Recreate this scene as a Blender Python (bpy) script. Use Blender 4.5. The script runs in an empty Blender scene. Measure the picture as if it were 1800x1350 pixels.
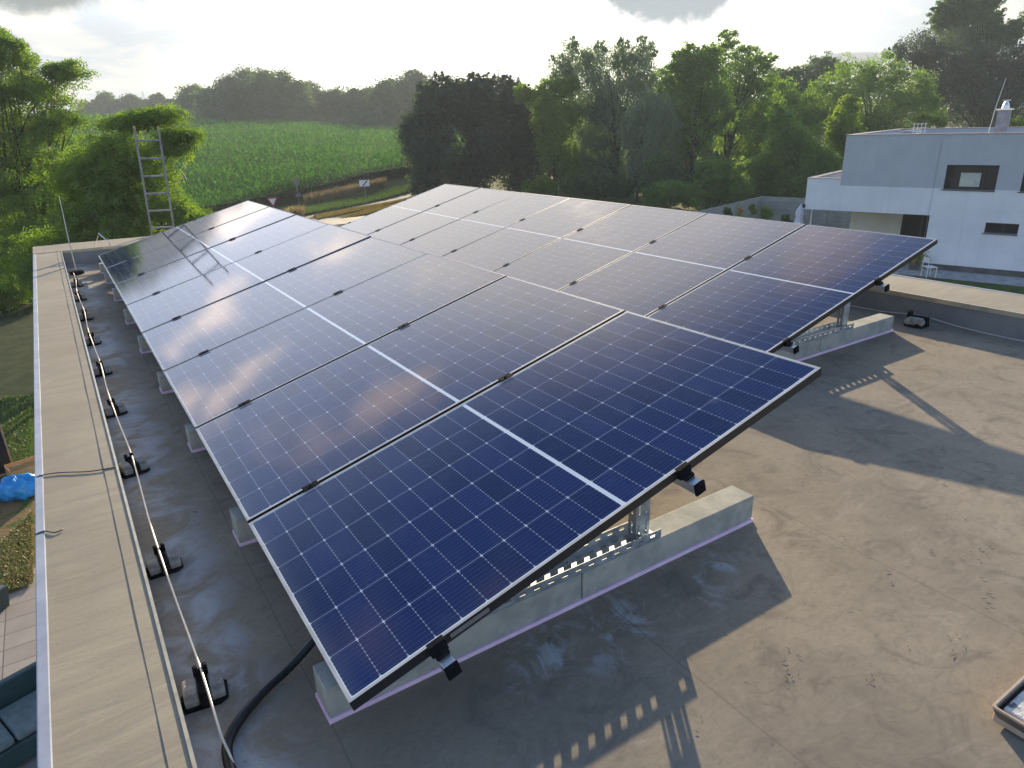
import bpy, math, random
import numpy as np
from mathutils import Vector, Matrix
R_ = math.radians
random.seed(7)
rng = np.random.default_rng(11)
scene = bpy.context.scene
col = scene.collection

# ------------------------------------------------------------------ camera, sky, sun, exposure
F_PX = 1217.65
CAM = Vector((-0.39412, -1.51058, 1.7112))
ROW = [Vector((0.836731, -0.546753, -0.030696)), Vector((-0.21778, -0.280804, -0.93473)), Vector((0.502447, 0.788803, -0.354029))]
cd = bpy.data.cameras.new('camera'); cam = bpy.data.objects.new('camera', cd); col.objects.link(cam)
cd.sensor_width = 36; cd.lens = F_PX / 1800 * 36; cd.clip_start = 0.05; cd.clip_end = 5000
rx, ry, rz = ROW[0], -ROW[1], -ROW[2]
cam.matrix_world = Matrix(((rx.x, ry.x, rz.x, CAM.x), (rx.y, ry.y, rz.y, CAM.y), (rx.z, ry.z, rz.z, CAM.z), (0, 0, 0, 1)))
scene.camera = cam

def at(px, py, depth):
    """point that lies `depth` metres in front of the camera in the direction of photo pixel px,py"""
    return CAM + depth * ((px - 900) / F_PX * ROW[0] + (py - 675) / F_PX * ROW[1] + ROW[2])
def onz(px, py, z):
    d = at(px, py, 1) - CAM
    return CAM + d * ((z - CAM.z) / d.z)

SUN = Vector((2.32, 3.36, 1.0)).normalized()
sun_el = math.asin(SUN.z); sun_az = math.atan2(SUN.x, SUN.y)
ld = bpy.data.lights.new('sun', 'SUN'); ld.energy = 4.8; ld.angle = R_(0.5); ld.color = (1.0, 0.81, 0.54)
lo = bpy.data.objects.new('sun', ld); col.objects.link(lo)
lo.rotation_euler = (-SUN).to_track_quat('-Z', 'Y').to_euler(); lo.location = (0, 0, 30)

vs = scene.view_settings
vs.view_transform = 'Standard'; vs.look = 'None'; vs.gamma = 1; vs.use_curve_mapping = False
vs.exposure = 1.0
scene.render.resolution_x = 1024; scene.render.resolution_y = 768

class NT:
    """tiny node helper"""
    def __init__(s, tree): s.t = tree; s.n = tree.nodes; s.l = tree.links
    def put(s, sock, v):
        if hasattr(v, 'is_linked') or isinstance(v, bpy.types.NodeSocket): s.l.new(v, sock)
        else:
            if isinstance(v, (tuple, list)) and sock.type == 'RGBA' and len(v) == 3: v = (*v, 1)
            sock.default_value = v
    def m(s, op, a=0, b=0, c=None, clamp=False):
        n = s.n.new('ShaderNodeMath'); n.operation = op; n.use_clamp = clamp
        s.put(n.inputs[0], a); s.put(n.inputs[1], b)
        if c is not None: s.put(n.inputs[2], c)
        return n.outputs[0]
    def vm(s, op, a, b=None, out=0, scale=None):
        n = s.n.new('ShaderNodeVectorMath'); n.operation = op
        s.put(n.inputs[0], a)
        if b is not None: s.put(n.inputs[1], b)
        if scale is not None: s.put(n.inputs['Scale'], scale)
        return n.outputs[out]
    def sep(s, v):
        n = s.n.new('ShaderNodeSeparateXYZ'); s.put(n.inputs[0], v); return n.outputs
    def comb(s, x, y, z):
        n = s.n.new('ShaderNodeCombineXYZ')
        for i, v in enumerate((x, y, z)): s.put(n.inputs[i], v)
        return n.outputs[0]
    def coord(s, k='Object'): return s.n.new('ShaderNodeTexCoord').outputs[k]
    def noise(s, vec, scale, detail=4, rough=0.55, dist=0, out=0):
        n = s.n.new('ShaderNodeTexNoise'); s.put(n.inputs['Vector'], vec)
        s.put(n.inputs['Scale'], scale); n.inputs['Detail'].default_value = detail
        n.inputs['Roughness'].default_value = rough; n.inputs['Distortion'].default_value = dist
        return n.outputs[out]
    def ramp(s, v, lo, hi, a=0.0, b=1.0, smooth=True):
        n = s.n.new('ShaderNodeMapRange'); n.interpolation_type = 'SMOOTHSTEP' if smooth else 'LINEAR'
        s.put(n.inputs[0], v)
        for i, q in enumerate((lo, hi, a, b)): s.put(n.inputs[i + 1], q)
        return n.outputs[0]
    def mix(s, f, a, b, mode='MIX'):
        n = s.n.new('ShaderNodeMix'); n.data_type = 'RGBA'; n.blend_type = mode
        s.put(n.inputs[0], f); s.put(n.inputs[6], a); s.put(n.inputs[7], b)
        return n.outputs[2]
    def scale(s, v, sc): return s.vm('MULTIPLY', v, sc)
    def bump(s, h, strength=0.3, dist=0.01):
        n = s.n.new('ShaderNodeBump'); s.put(n.inputs['Height'], h)
        n.inputs['Strength'].default_value = strength; n.inputs['Distance'].default_value = dist
        return n.outputs[0]

# ---- sky: physical clear sky behind broken evening cloud
w = bpy.data.worlds.new('World'); scene.world = w; w.use_nodes = True
w.node_tree.nodes.clear(); T = NT(w.node_tree)
sky = T.n.new('ShaderNodeTexSky'); sky.sky_type = 'NISHITA'; sky.sun_disc = False
sky.sun_elevation = sun_el; sky.sun_rotation = sun_az; sky.air_density = 1.2; sky.dust_density = 2.0; sky.ozone_density = 1.0
D = T.coord('Generated')
dx, dy, dz = T.sep(D)
den = T.m('ADD', T.m('MAXIMUM', dz, 0), 0.16)
P = T.comb(T.m('DIVIDE', dx, den), T.m('DIVIDE', dy, den), 0)
n1 = T.noise(P, 2.1, 3, 0.5, 0.35)
n2 = T.noise(T.vm('ADD', P, (7.3, 2.1, 0)), 3.1, 5, 0.6, 0.2)
cov = T.ramp(T.m('ADD', T.m('MULTIPLY', n1, 0.8), T.m('MULTIPLY', n2, 0.2)), 0.51, 0.61)
sd = T.m('MAXIMUM', T.vm('DOT_PRODUCT', D, tuple(SUN), out=1), 0)
near = T.m('POWER', sd, 22)
wide = T.m('POWER', sd, 3)
hi = T.ramp(dz, 0.30, 0.66)                     # 0 low in the sky, 1 towards the zenith
base = T.mix(hi, (2.5, 3.7, 5.6), (0.42, 1.0, 2.15))
base = T.mix(T.m('MULTIPLY', T.ramp(wide, 0.0, 0.9), T.m('SUBTRACT', 1, hi)), base, (7.4, 8.1, 9.7))
base = T.mix(0.10, base, sky.outputs[0])
cl_col = T.mix(hi, (19.0, 15.4, 12.8), (3.6, 2.9, 2.8))
cl_col = T.mix(T.m('SUBTRACT', 1, T.ramp(wide, 0.0, 0.6)), cl_col, T.mix(hi, (2.6, 2.7, 3.0), (1.2, 1.35, 1.75)))
c0 = T.mix(T.m('MULTIPLY', cov, 0.8), base, cl_col)
# pale evening veil low over the horizon, blown out round the hidden sun
low = T.ramp(dz, 0.10, 0.22, 1, 0)
wisp = T.noise(T.vm('MULTIPLY', D, (1, 1, 3.2)), 7, 6, 0.62, 0.5)
veilc = T.mix(T.ramp(wisp, 0.42, 0.60), (2.9, 3.12, 3.2), (4.6, 4.3, 3.6))
c0 = T.mix(T.m('MULTIPLY', low, 0.92), c0, veilc)
c0 = T.mix(T.ramp(near, 0.03, 0.42), c0, (9.0, 8.6, 7.9))
def grey(c, az, el, width, height, dark):
    t = Vector((math.sin(R_(az)) * math.cos(R_(el)), math.cos(R_(az)) * math.cos(R_(el)), math.sin(R_(el))))
    r = Vector((math.cos(R_(az)), -math.sin(R_(az)), 0)); u = r.cross(t) * -1
    if u.z < 0: u = -u
    a = T.m('DIVIDE', T.vm('DOT_PRODUCT', D, tuple(r), out=1), width)
    b = T.m('DIVIDE', T.vm('DOT_PRODUCT', T.vm('SUBTRACT', D, tuple(t)), tuple(u), out=1), height)
    q = T.m('SQRT', T.m('ADD', T.m('MULTIPLY', a, a), T.m('MULTIPLY', b, b)))
    q = T.m('ADD', q, T.m('MULTIPLY', T.m('SUBTRACT', T.noise(D, 16, 7, 0.62, 0.4), 0.5), 1.3))
    m = T.m('MULTIPLY', T.ramp(q, 0.7, 1.15, 1, 0), T.ramp(T.vm('DOT_PRODUCT', D, tuple(t), out=1), 0.8, 0.9))
    return T.mix(T.m('MULTIPLY', m, 0.92), c, dark)
c0 = grey(c0, 45.0, 8.6, 0.085, 0.046, (1.45, 1.75, 1.95))
c0 = grey(c0, 1.0, 9.4, 0.14, 0.040, (1.35, 1.50, 1.45))
c0 = grey(c0, 57, 3.2, 0.05, 0.008, (2.2, 2.25, 2.3))
c0 = grey(c0, 62, 7.6, 0.10, 0.012, (2.1, 2.25, 2.35))
bg = T.n.new('ShaderNodeBackground'); T.put(bg.inputs[0], c0); bg.inputs[1].default_value = 0.12
wo = T.n.new('ShaderNodeOutputWorld'); T.l.new(bg.outputs[0], wo.inputs[0])

# ------------------------------------------------------------------ materials
MATS = {}
def mat(name, base=(0.5, 0.5, 0.5), rough=0.6, metal=0.0, spec=0.5, fn=None):
    m = bpy.data.materials.new(name); m.use_nodes = True
    t = NT(m.node_tree); b = t.n['Principled BSDF']
    b.inputs['Base Color'].default_value = (*base, 1); b.inputs['Roughness'].default_value = rough
    b.inputs['Metallic'].default_value = metal; b.inputs['Specular IOR Level'].default_value = spec
    if fn: fn(t, b)
    MATS[name] = m
    return m
def vary(c1, c2, scale=4, detail=5, rough=None, bump=0.0, bscale=None, bd=0.01, stretch=(1, 1, 1), lo=0.35, hi=0.65):
    def fn(t, b):
        v = t.scale(t.coord('Object'), stretch)
        n = t.noise(v, scale, detail, 0.6)
        t.put(b.inputs['Base Color'], t.mix(t.ramp(n, lo, hi), c1, c2))
        if rough: t.put(b.inputs['Roughness'], t.ramp(n, 0.3, 0.7, rough[0], rough[1]))
        if bump: t.put(b.inputs['Normal'], t.bump(t.noise(v, bscale or scale * 6, 5, 0.6), bump, bd))
    return fn

def roof_fn(t, b):
    v = t.coord('Object'); x, y, z = t.sep(v)
    big = t.noise(v, 0.9, 6, 0.62, 0.6); mid = t.noise(v, 4.0, 6, 0.65, 1.2); fine = t.noise(v, 60, 4, 0.7)
    sm = t.noise(t.vm('MULTIPLY', v, (1.0, 2.6, 1)), 2.2, 6, 0.7, 1.4)
    c = t.mix(t.ramp(big, 0.35, 0.68), (0.232, 0.200, 0.158), (0.330, 0.285, 0.220))
    c = t.mix(t.m('MULTIPLY', t.ramp(mid, 0.5, 0.72), 0.75), c, (0.150, 0.130, 0.110))
    c = t.mix(t.m('MULTIPLY', t.ramp(sm, 0.54, 0.72), 0.45), c, (0.40, 0.345, 0.28))
    vein = t.noise(t.vm('MULTIPLY', v, (1.0, 1.6, 1)), 11, 7, 0.75, 1.8)
    c = t.mix(t.ramp(vein, 0.42, 0.72, 0, 0.4), c, (0.135, 0.118, 0.10))
    c = t.mix(t.ramp(fine, 0.3, 0.75, 0, 0.28), c, (0.19, 0.17, 0.15))
    # whitish water marks by the left gutter line and along the kerb stones
    e1 = t.ramp(t.m('ABSOLUTE', t.m('ADD', x, 0.29)), 0.03, 0.26, 1, 0)
    k1 = t.ramp(t.m('ADD', t.m('MULTIPLY', mid, 0.6), t.m('MULTIPLY', t.noise(v, 1.3, 3), 0.4)), 0.42, 0.60)
    c = t.mix(t.m('MULTIPLY', t.m('MULTIPLY', e1, k1), 0.65), c, (0.50, 0.54, 0.60))
    near_y = t.ramp(t.m('ABSOLUTE', t.m('SUBTRACT', y, 0.02)), 0.0, 0.24, 1, 0)
    in_x = t.m('MULTIPLY', t.ramp(x, 0.35, 0.7), t.ramp(x, 1.5, 1.9, 1, 0))
    k2 = t.ramp(t.noise(t.vm('MULTIPLY', v, (1.4, 1, 1)), 5.5, 6, 0.7, 0.8), 0.5, 0.68)
    c = t.mix(t.m('MULTIPLY', t.m('MULTIPLY', near_y, in_x), t.m('MULTIPLY', k2, 0.7)), c, (0.46, 0.50, 0.54))
    # scuffs
    w1 = t.noise(t.vm('MULTIPLY', v, (1, 1, 1)), 7.5, 2, 0.5, 3.0)
    ln = t.ramp(t.m('ABSOLUTE', t.m('SUBTRACT', w1, 0.5)), 0.0, 0.005, 1, 0)
    c = t.mix(t.m('MULTIPLY', ln, t.m('MULTIPLY', t.ramp(t.noise(v, 3.2, 3), 0.54, 0.62), 0.8)), c, (0.075, 0.07, 0.065))
    sp = t.noise(v, 17, 3, 0.5, 0.4)
    c = t.mix(t.m('MULTIPLY', t.ramp(sp, 0.70, 0.76), 0.55), c, (0.09, 0.085, 0.08))
    # welded sheet joints
    j = t.m('ABSOLUTE', t.m('SUBTRACT', t.m('FRACT', t.m('DIVIDE', t.m('ADD', t.m('SUBTRACT', x, 1.055), t.m('MULTIPLY', t.noise(v, 1.2, 2), 0.03)), 1.06)), 0.5))
    jl = t.ramp(j, 0.4955, 0.4985)
    c = t.mix(t.m('MULTIPLY', jl, 0.45), c, (0.13, 0.11, 0.10))
    t.put(b.inputs['Base Color'], c)
    t.put(b.inputs['Roughness'], t.ramp(mid, 0.3, 0.7, 0.86, 0.97))
    h = t.m('ADD', t.m('MULTIPLY', t.noise(t.vm('MULTIPLY', v, (1, 1.7, 1)), 9, 4, 0.6, 0.8), 1.0), t.m('MULTIPLY', fine, 0.25))
    t.put(b.inputs['Normal'], t.bump(h, 0.16, 0.008))
mat('roof_sheet', rough=0.9, spec=0.2, fn=roof_fn)

def coping_fn(along):
    def fn(t, b):
        v = t.coord('Object')
        st = (1.2, 7, 1) if along == 'y' else (7, 1.2, 1)
        rip = t.noise(t.vm('MULTIPLY', v, st), 1.6, 5, 0.6, 0.5); big = t.noise(v, 1.4, 5, 0.6)
        fine = t.noise(v, 90, 3, 0.7)
        c = t.mix(t.ramp(big, 0.3, 0.7), (0.250, 0.215, 0.152), (0.330, 0.288, 0.208))
        c = t.mix(t.ramp(rip, 0.38, 0.66, 0, 0.4), c, (0.215, 0.18, 0.145))
        c = t.mix(t.ramp(t.noise(v, 5, 6, 0.7, 1), 0.55, 0.75, 0, 0.3), c, (0.42, 0.38, 0.33))
        c = t.mix(t.ramp(fine, 0.35, 0.75, 0, 0.25), c, (0.2, 0.18, 0.16))
        t.put(b.inputs['Base Color'], c)
        t.put(b.inputs['Normal'], t.bump(t.m('ADD', rip, t.m('MULTIPLY', fine, 0.08)), 0.22, 0.015))
    return fn
mat('coping_sheet', rough=0.7, fn=coping_fn('y'))
mat('coping_sheet_x', rough=0.7, fn=coping_fn('x'))
mat('drip_metal', rough=0.35, metal=0.0, fn=vary((0.26, 0.29, 0.36), (0.34, 0.37, 0.44), 5))
mat('edge_metal', rough=0.3, metal=0.3, fn=vary((0.42, 0.38, 0.28), (0.56, 0.50, 0.38), 14))
mat('upstand', rough=0.7, fn=vary((0.20, 0.21, 0.22), (0.27, 0.27, 0.27), 3, bump=0.2))

def cells_fn(t, b):
    X, Y, Z = t.sep(t.coord('Object'))
    L = 2.094
    yy = t.m('DIVIDE', t.m('SUBTRACT', Y, 0.016), 0.184)
    xm = t.m('SUBTRACT', t.m('ABSOLUTE', t.m('SUBTRACT', X, L / 2)), 0.0085)
    xx = t.m('DIVIDE', xm, 0.0932)
    dyc = t.m('MULTIPLY', t.m('PINGPONG', yy, 0.5), 0.184)       # distance to the nearest gap line
    dxc = t.m('MULTIPLY', t.m('PINGPONG', xx, 0.5), 0.0932)
    gy = t.ramp(dyc, 0.0009, 0.0014, 1, 0); gx = t.ramp(dxc, 0.0008, 0.0012, 1, 0)
    out = t.m('MAXIMUM', t.m('LESS_THAN', xm, 0.0), t.m('GREATER_THAN', xx, 11.0))
    out = t.m('MAXIMUM', out, t.m('MAXIMUM', t.m('LESS_THAN', yy, 0.0), t.m('GREATER_THAN', yy, 5.99)))
    dia = t.m('LESS_THAN', t.m('ADD', dxc, dyc), 0.0062)
    rb = t.m('MULTIPLY', t.m('PINGPONG', t.m('SUBTRACT', t.m('MULTIPLY', t.m('FRACT', yy), 10.0), 0.5), 0.5), 0.0184)
    rib = t.ramp(rb, 0.0003, 0.0007, 1, 0)
    dots = t.m('MULTIPLY', t.ramp(rb, 0.0012, 0.0022, 1, 0), t.ramp(dxc, 0.0014, 0.0024, 1, 0))
    cellv = t.noise(t.comb(t.m('FLOOR', xx), t.m('FLOOR', yy), t.m('SIGN', t.m('SUBTRACT', X, L / 2))), 3.7, 0)
    c = t.mix(t.ramp(cellv, 0.3, 0.7), (0.004, 0.011, 0.070), (0.007, 0.020, 0.105))
    c = t.mix(t.m('MULTIPLY', rib, 0.5), c, (0.16, 0.19, 0.30))
    c = t.mix(t.m('MULTIPLY', gx, 0.30), c, (0.5, 0.54, 0.62))
    c = t.mix(t.m('MULTIPLY', dots, 0.75), c, (0.7, 0.74, 0.8))
    c = t.mix(t.m('MULTIPLY', gy, 0.75), c, (0.42, 0.48, 0.60))
    c = t.mix(dia, c, (0.62, 0.67, 0.74))
    c = t.mix(out, c, (0.80, 0.83, 0.86))
    # a little dust
    dust = t.noise(t.coord('Object'), 5, 6, 0.75, 0.5)
    c = t.mix(t.ramp(dust, 0.45, 0.8, 0, 0.05), c, (0.4, 0.4, 0.4))
    oi = t.n.new('ShaderNodeObjectInfo').outputs['Random']
    spot = t.noise(t.vm('ADD', t.coord('Object'), t.comb(t.m('MULTIPLY', oi, 40), 0, 0)), 9, 3, 0.5, 0.3)
    c = t.mix(t.m('MULTIPLY', t.ramp(spot, 0.70, 0.78), 0.10), c, (0.5, 0.5, 0.5))
    c = t.mix(t.ramp(X, 0.07, 0.0, 0, 0.10), c, (0.35, 0.33, 0.30))
    t.put(b.inputs['Base Color'], c)
    t.put(b.inputs['Roughness'], t.ramp(dust, 0.3, 0.75, 0.045, 0.075))
    b.inputs['IOR'].default_value = 1.56
mat('solar_glass', rough=0.12, fn=cells_fn)
mat('silver_alu', rough=0.32, metal=0.9, fn=vary((0.62, 0.62, 0.62), (0.78, 0.77, 0.75), 12))
mat('frame_lip', rough=0.65, metal=0.0, spec=0.15, fn=vary((0.46, 0.46, 0.46), (0.58, 0.57, 0.56), 12))
mat('frame_black', (0.018, 0.018, 0.02), 0.45)
mat('black_plastic', rough=0.8, spec=0.05, fn=vary((0.010, 0.010, 0.012), (0.022, 0.022, 0.024), 20, bump=0.15))
mat('galvanised', rough=0.45, metal=0.6, fn=vary((0.34, 0.39, 0.44), (0.48, 0.54, 0.60), 30, rough=(0.35, 0.55)))
mat('kerb_concrete', rough=0.85, fn=vary((0.30, 0.32, 0.30), (0.44, 0.44, 0.40), 9, 7, bump=0.3, bscale=90, bd=0.004))
mat('foam', rough=0.8, fn=vary((0.84, 0.60, 0.82), (0.90, 0.70, 0.88), 20))
mat('weight_concrete', rough=0.85, fn=vary((0.20, 0.19, 0.18), (0.40, 0.39, 0.37), 25, 6, bump=0.5, bscale=120))
mat('alu_wire', (0.72, 0.68, 0.62), 0.4, 0.5)
mat('cable_black', rough=0.35, fn=None, base=(0.015, 0.016, 0.018))
mat('thin_cable', (0.05, 0.045, 0.05), 0.5)

def ground_fn(t, b):
    v = t.coord('Object'); x, y, z = t.sep(v)
    n = t.noise(v, 0.35, 7, 0.65); f = t.noise(v, 6, 6, 0.7)
    c = t.mix(t.ramp(n, 0.35, 0.65), (0.055, 0.085, 0.022), (0.105, 0.125, 0.035))
    c = t.mix(t.ramp(f, 0.45, 0.7, 0, 0.6), c, (0.035, 0.055, 0.015))
    t.put(b.inputs['Base Color'], c)
    t.put(b.inputs['Normal'], t.bump(f, 0.8, 0.1))
mat('meadow', rough=0.95, spec=0.2, fn=ground_fn)
mat('lawn', rough=0.95, spec=0.15, fn=vary((0.030, 0.070, 0.012), (0.075, 0.125, 0.025), 2.5, 8, bump=0.9, bscale=28, bd=0.05))
mat('worn_lawn', rough=0.95, spec=0.15, fn=vary((0.20, 0.14, 0.075), (0.085, 0.110, 0.030), 3.5, 8, bump=0.8, bscale=22, bd=0.06, lo=0.47, hi=0.62))
mat('soil', rough=0.95, spec=0.1, fn=vary((0.028, 0.046, 0.022), (0.055, 0.070, 0.035), 1.5, 7, bump=0.6))
mat('road_asphalt', rough=0.85, fn=vary((0.16, 0.14, 0.12), (0.24, 0.205, 0.17), 1.5, 6, bump=0.3))
mat('kerb_line', rough=0.8, fn=vary((0.32, 0.27, 0.23), (0.42, 0.36, 0.30), 3))
mat('gravel', rough=0.9, fn=vary((0.26, 0.27, 0.28), (0.42, 0.43, 0.44), 3, 8, bump=0.6, bscale=25, bd=0.04))
def slab_fn(t, b):
    v = t.coord('Object')
    br = t.n.new('ShaderNodeTexBrick'); t.put(br.inputs['Vector'], v)
    br.inputs['Scale'].default_value = 1.0; br.inputs['Brick Width'].default_value = 0.6; br.inputs['Row Height'].default_value = 0.4
    br.inputs['Mortar Size'].default_value = 0.008; br.offset = 0.0
    br.inputs['Color1'].default_value = (0.30, 0.265, 0.24, 1); br.inputs['Color2'].default_value = (0.38, 0.345, 0.31, 1); br.inputs['Mortar'].default_value = (0.09, 0.08, 0.075, 1)
    n = t.noise(v, 2.5, 6, 0.6)
    t.put(b.inputs['Base Color'], t.mix(t.ramp(n, 0.35, 0.7, 0, 0.4), br.outputs[0], (0.22, 0.19, 0.17)))
mat('paving', rough=0.85, fn=slab_fn)
def render_fn(c1, c2, stain):
    def fn(t, b):
        v = t.coord('Object'); n = t.noise(v, 0.8, 6, 0.6); st = t.noise(t.vm('MULTIPLY', v, (2.2, 2.2, 0.14)), 1.6, 6, 0.65)
        c = t.mix(t.ramp(n, 0.3, 0.7), c1, c2); c = t.mix(t.ramp(st, 0.52, 0.78, 0, 0.35), c, stain)
        t.put(b.inputs['Base Color'], c); t.put(b.inputs['Normal'], t.bump(t.noise(v, 60, 3, 0.6), 0.15, 0.01))
    return fn
mat('house_white', rough=0.9, spec=0.2, fn=render_fn((0.70, 0.72, 0.78), (0.80, 0.81, 0.86), (0.52, 0.53, 0.56)))
mat('house_grey', rough=0.9, spec=0.2, fn=render_fn((0.43, 0.465, 0.52), (0.48, 0.515, 0.57), (0.34, 0.37, 0.41)))
mat('house_cream', rough=0.9, fn=vary((0.62, 0.60, 0.50), (0.68, 0.66, 0.56), 1.2))
mat('plinth_dark', rough=0.9, fn=vary((0.07, 0.075, 0.08), (0.12, 0.12, 0.125), 3))
mat('flashing', rough=0.4, metal=0.5, fn=vary((0.30, 0.25, 0.24), (0.38, 0.32, 0.30), 3))
mat('roof_grey', rough=0.8, fn=vary((0.25, 0.27, 0.32), (0.34, 0.36, 0.40), 2))
mat('frame_dark', (0.028, 0.032, 0.040), 0.6, spec=0.2)
mat('chimney_grey', rough=0.8, fn=vary((0.22, 0.22, 0.26), (0.30, 0.30, 0.34), 6))
mat('steel', (0.75, 0.75, 0.76), 0.25, 0.9)
def pane_fn(t, b):
    b.inputs['Base Color'].default_value = (0.02, 0.025, 0.03, 1); b.inputs['Roughness'].default_value = 0.03; b.inputs['IOR'].default_value = 1.45; b.inputs['Specular IOR Level'].default_value = 0.08
mat('window_glass', fn=pane_fn)
mat('painted_reflection', rough=0.8, fn=vary((0.42, 0.45, 0.42), (0.55, 0.57, 0.53), 3))  # pale matte tone standing in for a bright reflection in window glass
def wallfence_fn(t, b):
    v = t.coord('Object'); x, y, z = t.sep(v)
    f = t.m('FRACT', t.m('DIVIDE', z, 0.25)); ln = t.ramp(f, 0.0, 0.12, 1, 0)
    n = t.noise(v, 1.5, 6, 0.6)
    c = t.mix(t.ramp(n, 0.3, 0.7), (0.27, 0.28, 0.27), (0.37, 0.375, 0.36))
    t.put(b.inputs['Base Color'], t.mix(t.m('MULTIPLY', ln, 0.6), c, (0.14, 0.15, 0.15)))
mat('fence_concrete', rough=0.85, fn=wallfence_fn)
mat('fabric_white', rough=0.9, fn=vary((0.62, 0.66, 0.78), (0.74, 0.77, 0.86), 8))
mat('paint_white', (0.75, 0.76, 0.78), 0.4)
mat('paint_red', (0.45, 0.02, 0.03), 0.4)
mat('sign_grey', (0.25, 0.26, 0.28), 0.5, 0.5)
mat('post_grey', (0.33, 0.35, 0.36), 0.5, 0.6)
mat('stripe_black', (0.03, 0.03, 0.035), 0.5)
mat('ladder_alu', rough=0.5, metal=0.4, fn=vary((0.20, 0.21, 0.23), (0.32, 0.32, 0.34), 9))
mat('ladder_tip', (0.45, 0.35, 0.12), 0.6)
mat('bag_blue', rough=0.3, fn=vary((0.01, 0.22, 0.62), (0.03, 0.32, 0.78), 6, bump=0.5, bscale=9, bd=0.04))
mat('cardboard', rough=0.85, fn=vary((0.48, 0.30, 0.15), (0.56, 0.37, 0.20), 5))
mat('resin_green', rough=0.5, fn=vary((0.030, 0.060, 0.060), (0.045, 0.085, 0.085), 6))
mat('cushion', rough=0.9, fn=vary((0.16, 0.20, 0.19), (0.22, 0.26, 0.25), 12))
mat('wood_post', rough=0.8, fn=vary((0.20, 0.14, 0.10), (0.30, 0.22, 0.16), 5, stretch=(8, 8, 1)))
mat('slab_speckle', rough=0.9, fn=vary((0.07, 0.08, 0.12), (0.62, 0.62, 0.60), 26, 8, bump=0.6, bscale=90, lo=0.36, hi=0.5))
mat('tray_rubber', rough=0.6, fn=vary((0.10, 0.085, 0.075), (0.17, 0.14, 0.12), 9))
mat('tray_rim', rough=0.6, fn=vary((0.42, 0.33, 0.25), (0.52, 0.42, 0.33), 9))
mat('bark', rough=0.95, spec=0.1, fn=vary((0.045, 0.036, 0.028), (0.11, 0.09, 0.07), 3, 7, bump=0.8, bscale=20, bd=0.03, stretch=(1, 1, 0.25)))
mat('flower_red', (0.55, 0.04, 0.04), 0.6); mat('flower_yellow', (0.6, 0.45, 0.05), 0.6)

def leaf_mat(name, c1, c2, trans=0.45, tcol=(1.25, 1.5, 0.45), gloss=0.10):
    m = bpy.data.materials.new(name); m.use_nodes = True; t = NT(m.node_tree)
    t.n.clear()
    at_ = t.n.new('ShaderNodeAttribute'); at_.attribute_name = 'tint'
    nz = t.noise(t.coord('Object'), 0.55, 3, 0.6)
    f = t.m('ADD', t.m('MULTIPLY', at_.outputs['Fac'], 0.55), t.m('MULTIPLY', t.ramp(nz, 0.35, 0.65), 0.45))
    c = t.mix(f, c1, c2)
    d = t.n.new('ShaderNodeBsdfDiffuse'); t.put(d.inputs[0], c)
    tr = t.n.new('ShaderNodeBsdfTranslucent'); t.put(tr.inputs[0], t.scale(c, tcol))
    g = t.n.new('ShaderNodeBsdfGlossy'); g.inputs['Roughness'].default_value = 0.45; t.put(g.inputs[0], (0.5, 0.5, 0.5))
    x1 = t.n.new('ShaderNodeMixShader'); x1.inputs[0].default_value = trans; t.l.new(d.outputs[0], x1.inputs[1]); t.l.new(tr.outputs[0], x1.inputs[2])
    x2 = t.n.new('ShaderNodeMixShader'); x2.inputs[0].default_value = gloss; t.l.new(x1.outputs[0], x2.inputs[1]); t.l.new(g.outputs[0], x2.inputs[2])
    o = t.n.new('ShaderNodeOutputMaterial'); t.l.new(x2.outputs[0], o.inputs[0])
    MATS[name] = m; return m
leaf_mat('leaf_locust', (0.090, 0.160, 0.026), (0.200, 0.275, 0.050), 0.52, (1.45, 1.65, 0.55), 0.05)
leaf_mat('leaf_yellow', (0.130, 0.200, 0.030), (0.230, 0.300, 0.050), 0.6, (1.4, 1.6, 0.5), 0.05)
leaf_mat('leaf_dark', (0.055, 0.074, 0.055), (0.10, 0.125, 0.085), 0.45, (1.2, 1.4, 0.7), 0.05)
leaf_mat('leaf_willow', (0.175, 0.235, 0.150), (0.270, 0.330, 0.225), 0.55, (1.25, 1.4, 0.8), 0.06)
leaf_mat('leaf_mid', (0.125, 0.210, 0.055), (0.230, 0.320, 0.085), 0.58, (1.35, 1.55, 0.55), 0.05)
leaf_mat('leaf_deep', (0.080, 0.130, 0.060), (0.135, 0.195, 0.080), 0.5, (1.3, 1.5, 0.6), 0.05)
leaf_mat('leaf_far', (0.080, 0.120, 0.060), (0.140, 0.185, 0.085), 0.5, (1.25, 1.5, 0.6), 0.04)
leaf_mat('leaf_corn', (0.060, 0.165, 0.030), (0.130, 0.270, 0.055), 0.5, (1.2, 1.5, 0.4), 0.02)
leaf_mat('leaf_grass', (0.060, 0.110, 0.020), (0.120, 0.170, 0.035), 0.4)
leaf_mat('leaf_dry', (0.22, 0.165, 0.085), (0.38, 0.30, 0.16), 0.4, (1.1, 1.05, 0.8), 0.05)
leaf_mat('leaf_straw', (0.20, 0.17, 0.055), (0.34, 0.27, 0.09), 0.35, (1.1, 1.05, 0.7), 0.05)

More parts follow.
